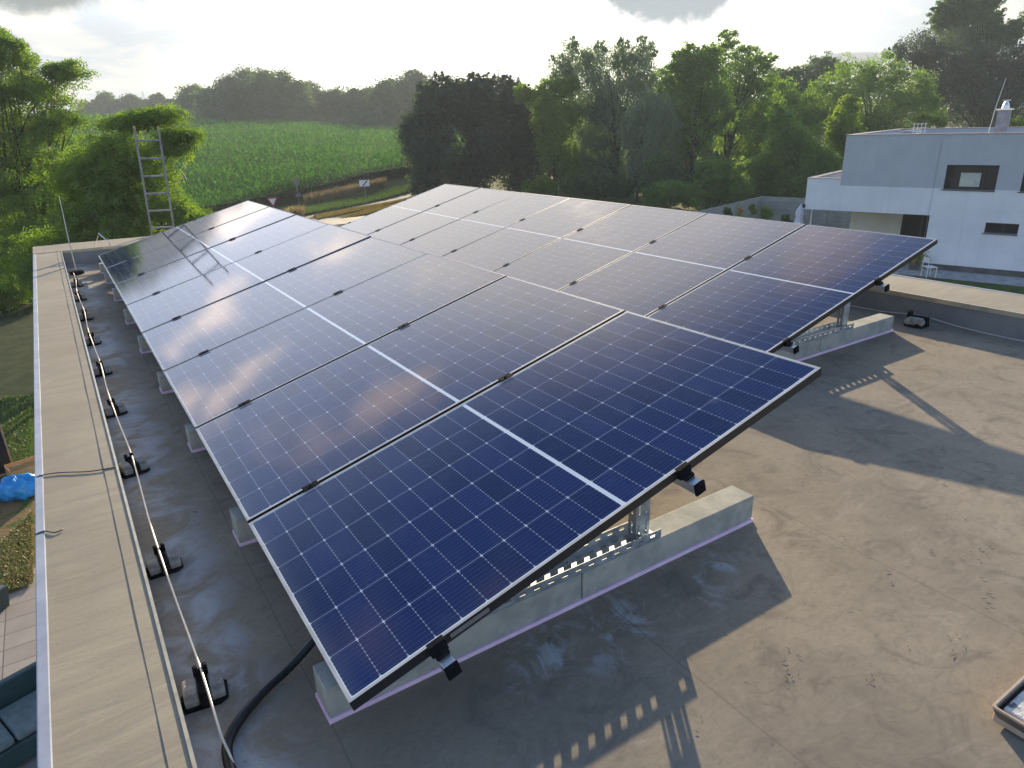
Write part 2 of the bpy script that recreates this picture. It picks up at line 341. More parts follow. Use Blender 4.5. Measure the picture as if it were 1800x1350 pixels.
# ------------------------------------------------------------------ object helpers
def tag(o, label=None, cat=None, group=None, kind=None):
    if label: o['label'] = label
    if cat: o['category'] = cat
    if group: o['group'] = group
    if kind: o['kind'] = kind
    return o
def empty(name, loc=(0, 0, 0), rz=0, rot=None):
    o = bpy.data.objects.new(name, None); col.objects.link(o); o.location = loc
    o.rotation_euler = rot or (0, 0, rz); o.empty_display_size = 0.1
    return o
class MB:
    def __init__(s): s.v = []; s.f = []; s.mi = []
    def add(s, vs, fs, mi=0):
        k = len(s.v); s.v += [tuple(v) for v in vs]; s.f += [tuple(i + k for i in f) for f in fs]; s.mi += [mi] * len(fs); return s
    def box(s, x0, x1, y0, y1, z0, z1, mi=0, M=None):
        vs = [Vector(p) for p in ((x0, y0, z0), (x1, y0, z0), (x1, y1, z0), (x0, y1, z0), (x0, y0, z1), (x1, y0, z1), (x1, y1, z1), (x0, y1, z1))]
        if M: vs = [M @ v for v in vs]
        return s.add(vs, [(0, 3, 2, 1), (4, 5, 6, 7), (0, 1, 5, 4), (1, 2, 6, 5), (2, 3, 7, 6), (3, 0, 4, 7)], mi)
    def prism(s, poly, z0, z1, mi=0):
        n = len(poly)
        vs = [(x, y, z0) for x, y in poly] + [(x, y, z1) for x, y in poly]
        fs = [tuple(range(n))[::-1], tuple(range(n, 2 * n))] + [(i, (i + 1) % n, n + (i + 1) % n, n + i) for i in range(n)]
        return s.add(vs, fs, mi)
    def tube(s, pts, r, seg=8, mi=0, cap=True):
        pts = [Vector(p) for p in pts]; rs = r if isinstance(r, (list, tuple)) else [r] * len(pts)
        vs = []; fs = []; up = None
        for i, p in enumerate(pts):
            t = (pts[min(i + 1, len(pts) - 1)] - pts[max(i - 1, 0)]).normalized()
            if up is None: up = Vector((0, 0, 1)) if abs(t.z) < 0.9 else Vector((1, 0, 0))
            a = t.cross(up).normalized(); b = a.cross(t).normalized(); up = b
            for k in range(seg):
                an = 2 * math.pi * k / seg
                vs.append(p + rs[i] * (math.cos(an) * a + math.sin(an) * b))
        for i in range(len(pts) - 1):
            for k in range(seg):
                a0 = i * seg + k; a1 = i * seg + (k + 1) % seg
                fs.append((a0, a1, a1 + seg, a0 + seg))
        if cap: fs += [tuple(range(seg))[::-1], tuple(range((len(pts) - 1) * seg, len(pts) * seg))]
        return s.add(vs, fs, mi)
    def build(s, name, mats, parent=None, bevel=0, smooth=False, loc=None):
        me = bpy.data.meshes.new(name); me.from_pydata(s.v, [], s.f); me.update()
        for m in (mats if isinstance(mats, (list, tuple)) else [mats]): me.materials.append(MATS[m])
        me.polygons.foreach_set('material_index', s.mi)
        if smooth: me.polygons.foreach_set('use_smooth', [True] * len(me.polygons))
        o = bpy.data.objects.new(name, me); col.objects.link(o)
        if parent: o.parent = parent
        if loc: o.location = loc
        if bevel:
            b = o.modifiers.new('bevel', 'BEVEL'); b.width = bevel; b.segments = 2; b.limit_method = 'ANGLE'
        return o
def fast(name, V, Q, material, parent=None, tint=None, smooth=False):
    me = bpy.data.meshes.new(name); V = np.asarray(V, np.float32); Q = np.asarray(Q, np.int32)
    k = Q.shape[1]
    me.vertices.add(len(V)); me.vertices.foreach_set('co', V.ravel())
    me.loops.add(Q.size); me.loops.foreach_set('vertex_index', Q.ravel())
    me.polygons.add(len(Q)); me.polygons.foreach_set('loop_start', np.arange(0, Q.size, k, dtype=np.int32))
    me.polygons.foreach_set('loop_total', np.full(len(Q), k, np.int32))
    if smooth: me.polygons.foreach_set('use_smooth', np.ones(len(Q), bool))
    me.update(calc_edges=True)
    if tint is not None:
        a = me.attributes.new('tint', 'FLOAT', 'FACE'); a.data.foreach_set('value', np.asarray(tint, np.float32))
    me.materials.append(MATS[material])
    o = bpy.data.objects.new(name, me); col.objects.link(o)
    if parent: o.parent = parent
    return o
def copy_tree(o, parent=None):
    c = o.copy(); col.objects.link(c); c.parent = parent
    for ch in list(o.children): copy_tree(ch, c)
    return c
ORD = ['nearest', 'second', 'third', 'fourth', 'fifth', 'sixth', 'seventh', 'eighth', 'ninth', 'tenth', 'eleventh', 'twelfth']
ORDN = ['first'] + ORD[1:]
def unit(a): return a / (np.linalg.norm(a, axis=-1, keepdims=True) + 1e-9)

GZ = -5.4
def gz(x, y):
    """ground height: level round the houses, rising field beyond, higher towards the left"""
    t = x * 0.2588 + y * 0.9659
    r = np.clip(t - 66.0, 0, 134.0); r = r * np.clip(r / 14.0, 0, 1)
    return GZ + r * (0.058 - 0.0007 * (np.clip(x, 0, 110) - 50))
def onground(px, py):
    d = at(px, py, 1) - CAM; lo_, hi_ = 5.0, 420.0; k = lo_
    while k < hi_:
        p = CAM + d * k
        if p.z < float(gz(p.x, p.y)): break
        k += 0.5
    return CAM + d * k

# ------------------------------------------------------------------ the roof
PW, PG, PL = 1.134, 0.020, 2.094
TH = 0.26296; PH = 0.2198
ROWD, ROWY = 3.2511, 1.2201
ZP = 0.20
m = MB(); m.box(-0.745, 6.33, -4.0, 10.9, -0.32, 0.0)
m.v = [(x, y, z) for x, y, z in m.v]
tag(m.build('roof_deck', 'roof_sheet'), kind='structure')
# flared left edge strip lies slightly over the deck: parapets are walls of their own
def parapet(name, label, inner, outer, y0, y1, sheet, drip_out=True):
    root = empty(name, ((inner + outer) / 2, (y0 + y1) / 2, 0)); tag(root, label, 'parapet')
    cx, cy = root.location.x, root.location.y
    lo_, hi_ = min(inner, outer), max(inner, outer); sg = 1 if inner > outer else -1
    N = 90; ys = np.linspace(y0, y1, N)
    b = MB(); b.box(lo_ - cx + 0.004, hi_ - cx - 0.004, y0 - cy, y1 - cy, -0.30, ZP - 0.006)
    b.build('upstand', 'upstand', root)
    # wavy coping sheet
    xs = np.linspace(lo_, hi_, 9); V = []; Q = []
    for j, y in enumerate(ys):
        for i, x in enumerate(xs):
            V.append((x - cx, y - cy, ZP + 0.0012 * math.sin(y * 7.1 + x * 3) * math.sin(y * 2.3) + 0.0008 * random.random()))
    for j in range(N - 1):
        for i in range(8): a = j * 9 + i; Q.append((a, a + 1, a + 10, a + 9))
    fast('coping', V, Q, sheet, root, smooth=True)
    # lap strip along the inside and the bright drip profile
    s0 = inner - sg * 0.055; s1 = inner - sg * 0.004
    m = MB(); m.box(min(s0, s1) - cx, max(s0, s1) - cx, y0 - cy, y1 - cy, ZP + 0.0005, ZP + 0.0030)
    m.build('lap_strip', sheet, root)
    m = MB(); m.box(min(inner - sg * 0.004, inner + sg * 0.006) - cx, max(inner - sg * 0.004, inner + sg * 0.006) - cx, y0 - cy, y1 - cy, ZP - 0.03, ZP + 0.008)
    m.build('edge_profile', 'edge_metal', root)
    m = MB(); m.box(min(outer, outer - sg * 0.035) - cx, max(outer, outer - sg * 0.035) - cx, y0 - cy, y1 - cy, ZP - 0.10, ZP + 0.004)
    m.build('drip_edge', 'drip_metal', root, bevel=0.004)
    return root
parapet('parapet', 'long low parapet with beige roofing sheet on top along the left roof edge', -0.397, -0.70, -4.0, 10.14, 'coping_sheet')
parapet('parapet', 'parapet with beige top and dark inner face along the right roof edge', 5.70, 6.33, -4.0, 9.5, 'coping_sheet')
root = empty('parapet', (2.8, 10.3, 0)); tag(root, 'parapet across the far end of the roof behind the panels', 'parapet')
def fy(x, k): return (10.14 - 0.07 * x) if k == 0 else (10.93 - 0.075 * x)
poly = [(-0.735, fy(-.735, 0) - .0), (6.33, fy(6.33, 0)), (6.33, fy(6.33, 1)), (-0.735, fy(-.735, 1))]
m = MB(); m.prism([(x - 2.8, y - 10.3) for x, y in poly], -0.3, ZP); m.build('upstand', 'upstand', root)
V = []; Q = []
for i in range(70):
    x = -0.735 + 7.065 * i / 69
    for j in range(7):
        y = fy(x, 0) + (fy(x, 1) - fy(x, 0)) * j / 6
        V.append((x - 2.8, y - 10.3, ZP + 0.004 + 0.0025 * math.sin(x * 8) * math.sin(x * 2.1)))
for i in range(69):
    for j in range(6): a = i * 7 + j; Q.append((a, a + 7, a + 8, a + 1))
fast('coping', V, Q, 'coping_sheet_x', root, smooth=True)
m = MB()
for (x0, x1) in ((-0.39, 6.33),):
    m.add([(x0 - 2.8, fy(x0, 0) - 10.31, ZP - .03), (x1 - 2.8, fy(x1, 0) - 10.31, ZP - .03), (x1 - 2.8, fy(x1, 0) - 10.295, ZP - .03), (x0 - 2.8, fy(x0, 0) - 10.295, ZP - .03),
           (x0 - 2.8, fy(x0, 0) - 10.31, ZP + .008), (x1 - 2.8, fy(x1, 0) - 10.31, ZP + .008), (x1 - 2.8, fy(x1, 0) - 10.295, ZP + .008), (x0 - 2.8, fy(x0, 0) - 10.295, ZP + .008)],
          [(0, 3, 2, 1), (4, 5, 6, 7), (0, 1, 5, 4), (1, 2, 6, 5), (2, 3, 7, 6), (3, 0, 4, 7)])
m.build('edge_profile', 'edge_metal', root)
# building below the roof
m = MB(); m.box(-0.70, 6.28, -4.0, 10.3, GZ - 0.2, -0.32)
h = m.build('roof_building', 'house_white'); tag(h, 'white walls of the building under the panel roof', 'building')
# fillet along right upstand
# ------------------------------------------------------------------ solar panels
def make_panel():
    root = empty('solar_panel')
    g = MB(); t = 0.035; lip = 0.011
    g.add([(lip, lip, t - 0.0015), (PL - lip, lip, t - 0.0015), (PL - lip, PW - lip, t - 0.0015), (lip, PW - lip, t - 0.0015)], [(0, 1, 2, 3)])
    g.add([(lip, lip, t - 0.006), (PL - lip, lip, t - 0.006), (PL - lip, PW - lip, t - 0.006), (lip, PW - lip, t - 0.006)], [(3, 2, 1, 0)])
    g.build('cell_sheet', 'solar_glass', root)
    f = MB()
    # lips (silver), long sides (black), short sides (silver)
    f.box(0.0012, PL - 0.0012, 0.0012, lip, t - 0.002, t, 0); f.box(0.0012, PL - 0.0012, PW - lip, PW - 0.0012, t - 0.002, t, 0)
    f.box(0.0012, lip, lip, PW - lip, t - 0.002, t, 0); f.box(PL - lip, PL - 0.0012, lip, PW - lip, t - 0.002, t, 0)
    f.box(0, PL, 0, 0.0012, 0, t, 1); f.box(0, PL, PW - 0.0012, PW, 0, t, 1)
    f.box(0, 0.0012, 0.0012, PW - 0.0012, 0, t, 0); f.box(PL - 0.0012, PL, 0.0012, PW - 0.0012, 0, t, 0)
    f.box(0.0012, PL - 0.0012, 0.0012, 0.03, 0, 0.0015, 1); f.box(0.0012, PL - 0.0012, PW - 0.03, PW - 0.0012, 0, 0.0015, 1)
    f.build('frame', ['frame_lip', 'frame_black'], root)
    j = MB()
    for xx in (PL / 2,): j.box(xx - 0.04, xx + 0.04, PW / 2 - 0.05, PW / 2 + 0.05, 0.012, 0.0285)
    j.build('junction_box', 'black_plastic', root)
    return root
proto = make_panel()
first = True
def slope_loc(row, u, y, up=0.0):
    """point on a row: u metres up the slope, `up` metres off the frame's underside"""
    x = u * math.cos(TH) - up * math.sin(TH) + (ROWD if row else 0)
    return Vector((x, y + (ROWY if row else 0), PH - 0.035 * math.cos(TH) + u * math.sin(TH) + up * math.cos(TH)))
for row, n in ((0, 8), (1, 7)):
    for k in range(n):
        o = proto if first else copy_tree(proto); first = False
        o.location = slope_loc(row, 0, k * (PW + PG))
        o.location.x += 0.035 * math.sin(TH)
        o.rotation_euler = (0, -TH + R_(random.uniform(-0.12, 0.12)), R_(random.uniform(-0.05, 0.05)))
        rn = 'left front row' if row == 0 else 'right rear row'
        nm = ['nearest', 'second nearest', 'third nearest', 'fourth nearest', 'fifth nearest', 'sixth nearest', 'seventh nearest', 'eighth and farthest'][k]
        if row and k == 6: nm = 'seventh and farthest'
        tag(o, f'dark blue solar panel, {nm} in the {rn}', 'solar panel', 'tilted solar panels in two rows')
tg = MB(); tg.box(0.33, 0.47, -0.0012, 0.0, 0.010, 0.026)
o = tg.build('frame_sticker', 'sign_grey', proto); tag(o, 'small pale type sticker on the black frame side')

# mounting rails with clamps
for row, n in ((0, 8), (1, 7)):
    for q, u in ((0, 0.29), (1, 1.315)):
        base = slope_loc(row, u, 0, 0)
        root = empty('mounting_rail', base, rot=(0, -TH, 0))
        side = 'low' if q == 0 else 'high'
        tag(root, f'aluminium rail with black end cap under the {side} side of the {"left front" if row == 0 else "right rear"} row', 'mounting rail', 'rails under the panel rows')
        ln = n * (PW + PG) - PG
        r = MB(); r.box(-0.02, 0.02, -0.075, ln + 0.07, -0.042, -0.002); r.build('rail', 'silver_alu', root, bevel=0.002)
        for y in (-0.083, ln + 0.07):
            c = MB(); c.box(-0.023, 0.023, y, y + 0.012, -0.045, 0.001); c.build('end_cap', 'black_plastic', root, bevel=0.003)
        for k in range(n + 1):
            y = k * (PW + PG) - PG / 2
            c = MB()
            if 0 < k < n:
                c.box(-0.035, 0.035, y - 0.019, y + 0.019, 0.0355, 0.0395); c.box(-0.030, 0.030, y - 0.0085, y + 0.0085, -0.002, 0.0355); c.tube([(0, y, 0.039), (0, y, 0.044)], 0.006, 8)
            else:
                s = -1 if k == 0 else 1
                ye = -0.0 if k == 0 else ln
                a, b_ = sorted((ye - s * 0.007, ye + s * 0.016)); c.box(-0.028, 0.028, a, b_, 0.0355, 0.0385)
                a, b_ = sorted((ye + s * 0.002, ye + s * 0.018)); c.box(-0.028, 0.028, a, b_, -0.002, 0.0355)
                a, b_ = sorted((ye + s * 0.018, ye + s * 0.036)); c.box(-0.022, 0.022, a, b_, -0.002, 0.012)
            c.build('clamp', 'black_plastic', root, bevel=0.001)

# ------------------------------------------------------------------ kerb stones on foam, trays and posts
KH = 0.13; KY0, KY1 = 0.182, 0.305
def make_kerb(x0, x1):
    root = empty('kerb_stone', ((x0 + x1) / 2, 0, 0)); cx = (x0 + x1) / 2
    b = MB(); ch = 0.0
    b.box(x0 - cx, x1 - cx, KY0, KY1, 0.016, KH); b.build('stone', 'kerb_concrete', root, bevel=0.004)
    f = MB(); f.box(x0 - cx - 0.004, x1 - cx + 0.004, KY0 - 0.006, KY1 + 0.006, 0.0, 0.016); f.build('foam_strip', 'foam', root)
    return root
pk = [make_kerb(-0.018, 0.964), make_kerb(0.970, 1.935)]
cnt = 0
def slot_plate(mb, x0, x1, h0, h1, put, thick, slots, sw, sh):
    """thin plate with real slots: x along, h across; put(x,h,t)->point"""
    hc = (h0 + h1) / 2
    xs = [x0]
    for s in slots: xs += [s - sw / 2, s + sw / 2]
    xs.append(x1)
    def bx(a, b, c, d):
        vs = [put(x, h, t) for x, h, t in ((a, c, 0), (b, c, 0), (b, d, 0), (a, d, 0), (a, c, thick), (b, c, thick), (b, d, thick), (a, d, thick))]
        mb.add(vs, [(0, 3, 2, 1), (4, 5, 6, 7), (0, 1, 5, 4), (1, 2, 6, 5), (2, 3, 7, 6), (3, 0, 4, 7)])
    for hl in (sh if isinstance(sh, list) else [sh]): pass
    bands = sh if isinstance(sh, list) else [(hc - sh / 2, hc + sh / 2)]
    edges = [h0] + [e for b in bands for e in b] + [h1]
    for i in range(0, len(edges), 2): bx(x0, x1, edges[i], edges[i + 1])
    for (c, d) in bands:
        for i in range(0, len(xs), 2): bx(xs[i], xs[i + 1], c, d)
def make_bracket():
    root = empty('support_bracket')
    z = KH + 0.001; x0, x1 = 0.22, 1.372; t = 0.002
    y0, y1 = KY0 + 0.004, KY1 - 0.004
    n = 18; sl = [x0 + 0.045 + i * (x1 - x0 - 0.09) / (n - 1) for i in range(n)]
    b = MB()
    slot_plate(b, x0, x1, y0, y1, lambda x, h, q: (x, h, z + q), t, sl, 0.028, [(y0 + 0.028, y0 + 0.036), (y1 - 0.036, y1 - 0.028)])
    slot_plate(b, x0, x1, z + t, z + 0.040, lambda x, h, q: (x, y0 + q, h), t, sl, 0.026, [(z + 0.016, z + 0.027)])
    slot_plate(b, x0, x1, z + t, z + 0.040, lambda x, h, q: (x, y1 - t + q, h), t, sl, 0.026, [(z + 0.016, z + 0.027)])
    b.build('base_tray', 'galvanised', root)
    # upright: C-profile with long slots
    p = MB(); px = 1.300; zt = slope_loc(0, 1.315, 0, -0.042).z - 0.004
    zs = [z + 0.03 + i * 0.085 + 0.03 for i in range(4)]
    zs = [q for q in zs if q < zt - 0.03]
    w0, w1 = px - 0.036, px + 0.036; yb = 0.218
    slot_plate(p, z + t, zt, w0 + 0.0, w1, lambda x, h, q: (h, yb + q, x), t, zs, 0.05, [(w0 + 0.014, w0 + 0.022), (w1 - 0.022, w1 - 0.014)])
    slot_plate(p, z + t, zt, yb + t, yb + 0.045, lambda x, h, q: (w0 + q, h, x), t, zs, 0.05, [(yb + 0.02, yb + 0.028)])
    slot_plate(p, z + t, zt, yb + t, yb + 0.045, lambda x, h, q: (w1 - t + q, h, x), t, zs, 0.05, [(yb + 0.02, yb + 0.028)])
    p.build('upright', 'galvanised', root)
    q = MB(); q.box(w0 - 0.012, w1 + 0.012, yb - 0.003, yb - 0.0005, zt - 0.06, zt + 0.02)
    q.build('joint_plate', 'galvanised', root)
    for xb_ in (w0 + 0.018, w1 - 0.018): q = MB(); q.tube([(xb_, yb - 0.010, z + 0.03), (xb_, yb + 0.01, z + 0.03)], 0.007, 6); q.build('bolt', 'galvanised', root)
    s = MB(); zl = slope_loc(0, 0.29, 0, -0.042).z
    s.box(0.255, 0.32, yb, yb + 0.05, z + t + 0.001, max(zl - 0.003, z + t + 0.02)); s.build('low_foot', 'galvanised', root)
    return root
br = make_bracket()
fb = True
for row, n in ((0, 9), (1, 8)):
    for k in range(n):
        off = Vector(((ROWD if row else 0), (ROWY if row else 0) + k * (PW + PG), 0))
        if k == n - 1: off.y -= 0.36
        if row == 0 and k > 0: off.y += random.uniform(-0.015, 0.015)
        rn = 'left front' if row == 0 else 'right rear'
        for h_ in (0, 1):
            o = pk[h_] if (row == 0 and k == 0) else copy_tree(pk[h_])
            o.location = Vector((pk[h_].location.x if (row or k) else o.location.x, 0, 0))
            base_x = (-0.018 + 0.964) / 2 if h_ == 0 else (0.970 + 1.935) / 2
            o.location = Vector((base_x, 0, 0)) + off
            end = 'low' if h_ == 0 else 'high'
            tag(o, f'concrete kerb stone on lilac foam, {end} end of the {rn} row, {ORD[k]} along it', 'kerb stone', 'ballast kerb stones under the panels')
        o = br if fb else copy_tree(br); fb = False
        o.location = off
        tag(o, f'perforated steel tray and upright under the {rn} panel row, {ORD[k]} along it', 'bracket', 'perforated steel panel supports')

# ------------------------------------------------------------------ lightning wire, weights, rods
WX = -0.325
wy = [(-0.317, .517), (-0.321, 1.363), (-0.322, 2.43), (-0.331, 3.433), (-0.337, 4.405), (-0.342, 5.389), (-0.339, 6.42), (-0.344, 7.46), (-0.328, 8.35)]
def make_weight():
    root = empty('wire_weight')
    b = MB(); b.prism([(-.066, -.050), (.040, -.058), (.066, -.040), (.070, .030), (.050, .052), (-.055, .050), (-.072, .02)], 0.0, 0.014)
    b.box(-0.016, 0.016, -0.060, 0.052, 0.014, 0.070); b.tube([(-0.075, -0.02, 0.012), (-0.05, -0.02, 0.016)], 0.014, 8)
    b.build('holder', 'black_plastic', root, bevel=0.003)
    c = MB(); pr_ = [(-0.046, 0.014), (0.044, 0.014), (0.050, 0.036), (0.034, 0.064), (-0.036, 0.064), (-0.052, 0.038)]
    for xa, xb in ((-0.060, -0.0165), (0.0165, 0.060)):
        n = len(pr_); vs = [(xa, y, z) for y, z in pr_] + [(xb, y, z) for y, z in pr_]
        c.add(vs, [tuple(range(n)), tuple(range(n, 2 * n))[::-1]] + [(i, n + i, n + (i + 1) % n, (i + 1) % n) for i in range(n)])
    c.build('concrete_block', 'weight_concrete', root, bevel=0.005)
    d = MB(); d.box(-0.022, -0.007, 0.030, 0.050, 0.052, 0.098); d.box(0.007, 0.022, 0.030, 0.050, 0.052, 0.098); d.box(-0.022, 0.022, 0.030, 0.050, 0.052, 0.080)
    d.build('wire_clip', 'black_plastic', root, bevel=0.004)
    return root
pw = make_weight()
for i, (x, y) in enumerate(wy):
    o = pw if i == 0 else copy_tree(pw)
    o.location = (x, y, 0.0); o.rotation_euler = (0, 0, random.uniform(-0.25, 0.25))
    tag(o, f'black and grey weight holding the lightning wire beside the left parapet, {ORD[i]} to the camera', 'wire weight', 'weights under the lightning wire')
pts = []
ys = np.linspace(0.17, 9.0, 120)
for y in ys:
    x = np.interp(y, [p[1] for p in wy], [p[0] for p in wy]); 
    sag = min(abs(y - p[1]) for p in wy)
    pts.append((x + 0.006 * math.sin(y * 3.1), y, 0.086 - 0.024 * min(sag, 0.5) * 2 + 0.003 * math.sin(y * 5)))
pts[0] = (-0.30, 0.17, 0.02)
m = MB(); m.tube(pts, 0.004, 6); o = m.build('lightning_wire', 'alu_wire', smooth=True)
tag(o, 'pale aluminium lightning wire running beside the left parapet', 'wire')
root = empty('lightning_rod', (-0.285, 9.3, 0)); tag(root, 'tall thin lightning rod standing in the far left roof corner', 'lightning rod')
m = MB(); m.tube([(0, 0, 0.04), (0.0, 0, 0.45), (0.02, 0.05, 1.0)], [0.008, 0.006, 0.004], 6); m.build('rod', 'alu_wire', root)
m = MB(); m.prism([(0.09 * math.cos(a), 0.09 * math.sin(a)) for a in np.linspace(0, 2 * math.pi, 13)[:-1]], 0, 0.045); m.build('base', 'black_plastic', root, bevel=0.008)
root = empty('wire_holder', (0.12, 10.5, ZP)); tag(root, 'short white rod leaning on two thin legs on the far parapet', 'wire holder')
m = MB(); m.tube([(0.0, 0, 0.16), (0.09, -0.28, 0.05)], 0.007, 6); m.build('rod', 'paint_white', root)
m = MB(); m.tube([(0.0, 0, 0.16), (-0.10, -0.30, 0.006)], 0.004, 6); m.tube([(0.09, -0.28, 0.05), (0.10, -0.3, 0.006)], 0.004, 6); m.build('leg', 'thin_cable', root)
# right parapet wire + weight
o = copy_tree(pw); o.location = (5.50, 1.374, 0); o.rotation_euler = (0, 0, 0.15); o.scale = (1.25, 1.5, 1.2)
tag(o, 'black and grey weight on the wire beside the right parapet', 'wire weight'); del o['group']
pts = [(5.56 + 0.01 * math.sin(y), y, 0.035 + 0.035 * math.exp(-((y - 1.374) / .25) ** 2)) for y in np.linspace(-3.5, 8.8, 60)]
m = MB(); m.tube(pts, 0.004, 6); o = m.build('lightning_wire', 'alu_wire', smooth=True); tag(o, 'pale lightning wire running beside the right parapet', 'wire')

# corrugated conduit
ctrl = [Vector(p) for p in ((0.16, 0.50, 0.13), (0.05, 0.478, 0.085), (-0.05, 0.456, 0.035), (-0.16, 0.405, 0.022), (-0.245, 0.34, 0.02), (-0.300, 0.265, 0.020), (-0.312, 0.17, 0.02), (-0.30, 0.05, 0.02), (-0.29, -0.10, 0.02), (-0.28, -0.4, 0.02))]
pts = []; rs = []
def cr(a, b, c, d, t): return 0.5 * ((2 * b) + (c - a) * t + (2 * a - 5 * b + 4 * c - d) * t * t + (3 * b - a - 3 * c + d) * t ** 3)
tot = 0
for i in range(1, len(ctrl) - 2):
    for j in range(26):
        pts.append(cr(*ctrl[i - 1:i + 3], j / 26)); rs.append(0.0145 + 0.0014 * (1 if (tot // 1) % 2 else -1)); tot += 1
m = MB(); m.tube(pts, rs, 14); o = m.build('conduit', 'cable_black', smooth=True)
tag(o, 'thick black corrugated conduit curving out from under the nearest panel', 'conduit')
# thin cables over the left parapet
for (p0, p1, lab) in (((70, 836), (205, 822), 'thin dark cable lying across the left parapet, nearer the middle of the roof'), ((68, 937), (112, 932), 'short thin dark cable end on the outer side of the left parapet')):
    a = onz(*p0, ZP + 0.006); b = onz(*p1, ZP + 0.006)
    pts = [a + Vector((-0.02, 0, -0.09)), a + Vector((-0.012, 0, 0.0))]
    for j in range(9):
        q = a.lerp(b, j / 8); q.y += 0.012 * math.sin(j * 0.9); pts.append(q)
    m = MB(); m.tube(pts, 0.0028, 6); o = m.build('thin_cable', 'thin_cable', smooth=True); tag(o, lab, 'cable')

# slab tray at the lower right
root = empty('slab_tray', (1.95, -1.3, 0)); tag(root, 'speckled slab lying in a shallow rimmed tray at the right edge of the roof foreground', 'slab tray')
x0, x1, y0, y1 = 1.605, 2.3, -1.65, -0.94
def rr(a0, a1, b0, b1, r, n=6):
    out = []
    for (cx, cy, s) in ((a1 - r, b1 - r, 0), (a0 + r, b1 - r, 90), (a0 + r, b0 + r, 180), (a1 - r, b0 + r, 270)):
        for k in range(n + 1):
            an = R_(s + 90 * k / n); out.append((cx + r * math.cos(an) - 1.95, cy + r * math.sin(an) + 1.3))
    return out
def ringwall(mb, prof):
    n = len(prof[0][0]); vs = []; fs = []
    for ring, z in prof: vs += [(x, y, z) for x, y in ring]
    for i in range(len(prof) - 1):
        for k in range(n): a = i * n + k; b = i * n + (k + 1) % n; fs.append((a, b, b + n, a + n))
    mb.add(vs, fs)
m = MB(); ringwall(m, [(rr(x0 + .03, x1 - .03, y0 + .03, y1 - .03, .03), 0.0), (rr(x0 + .008, x1 - .008, y0 + .008, y1 - .008, .02), 0.02), (rr(x0, x1, y0, y1, .012), 0.055), (rr(x0, x1, y0, y1, .012), 0.06)]); m.build('tray', 'tray_rubber', root)
m = MB(); ringwall(m, [(rr(x0 - .001, x1 + .001, y0 - .001, y1 + .001, .012), 0.055), (rr(x0 - .001, x1 + .001, y0 - .001, y1 + .001, .012), 0.0625), (rr(x0 + .006, x1 - .006, y0 + .006, y1 - .006, .010), 0.0625), (rr(x0 + .006, x1 - .006, y0 + .006, y1 - .006, .010), 0.01)]); m.build('rim', 'tray_rim', root)
m = MB(); m.box(x0 + .028 - 1.95, x1 - .02 - 1.95, y0 + .02 + 1.3, y1 - .02 + 1.3, 0.008, 0.052); m.build('slab', 'slab_speckle', root, bevel=0.006)

# dark scraps of leaf and twig lying on the sheet
m = MB()
for (px, py, n_, sp_) in ((1725, 985, 9, 26), (1730, 1050, 6, 22), (1632, 960, 5, 16), (1578, 1130, 4, 12), (1680, 1135, 8, 16), (1520, 1196, 5, 12), (1395, 1188, 6, 22), (1385, 1145, 5, 18), (1640, 800, 7, 26), (1660, 850, 5, 20), (1600, 805, 4, 16), (1480, 950, 4, 18), (1300, 1040, 3, 12), (1080, 1180, 4, 30), (1560, 1010, 4, 30), (1330, 700, 3, 20), (330, 1010, 4, 20), (300, 640, 3, 14), (1240, 1290, 3, 30)):
    for k in range(max(2, int(n_ * 0.7))):
        a = onz(px + random.gauss(0, sp_ * 0.5), py + random.gauss(0, sp_ * 0.6), 0.002); an = random.uniform(0, 6.3); l = random.uniform(0.003, 0.013)
        b_ = a + Vector((math.cos(an) * l, math.sin(an) * l, 0.002)); c_ = b_ + Vector((math.cos(an + .7) * l, math.sin(an + .7) * l, 0.001))
        m.tube([a, b_, c_], [0.0005, 0.0010, 0.0004], 4)
mat('litter', rough=0.9, fn=vary((0.02, 0.018, 0.014), (0.06, 0.05, 0.035), 40))
tag(m.build('leaf_litter', 'litter'), kind='stuff')

# ladder leaning on the far parapet
la = Vector((0.88, 10.68, 0.0)); 
root = empty('ladder', (0.835, 11.24, -5.3), rot=(R_(2.8), R_(2.05), 0))
tag(root, 'aluminium ladder rising above the far parapet in front of the trees', 'ladder')
# uprights: parallel, 0.345 m apart
H0, H1 = 0.0, 7.08
for s, xx in ((-1, -0.165), (1, 0.165)):
    m = MB(); m.box(xx - 0.012, xx + 0.012, -0.028, 0.028, H0, H1); m.build('side_rail', 'ladder_alu', root, bevel=0.003)
    m = MB(); m.box(xx - 0.015, xx + 0.015, -0.031, 0.031, H1, H1 + 0.05); m.build('end_cap', 'ladder_tip', root, bevel=0.004)
for k in range(26):
    z = H1 - 0.155 - k * 0.262
    m = MB(); m.box(-0.165, 0.165, -0.016, 0.016, z - 0.013, z + 0.013); m.build('rung', 'ladder_alu', root, bevel=0.004)

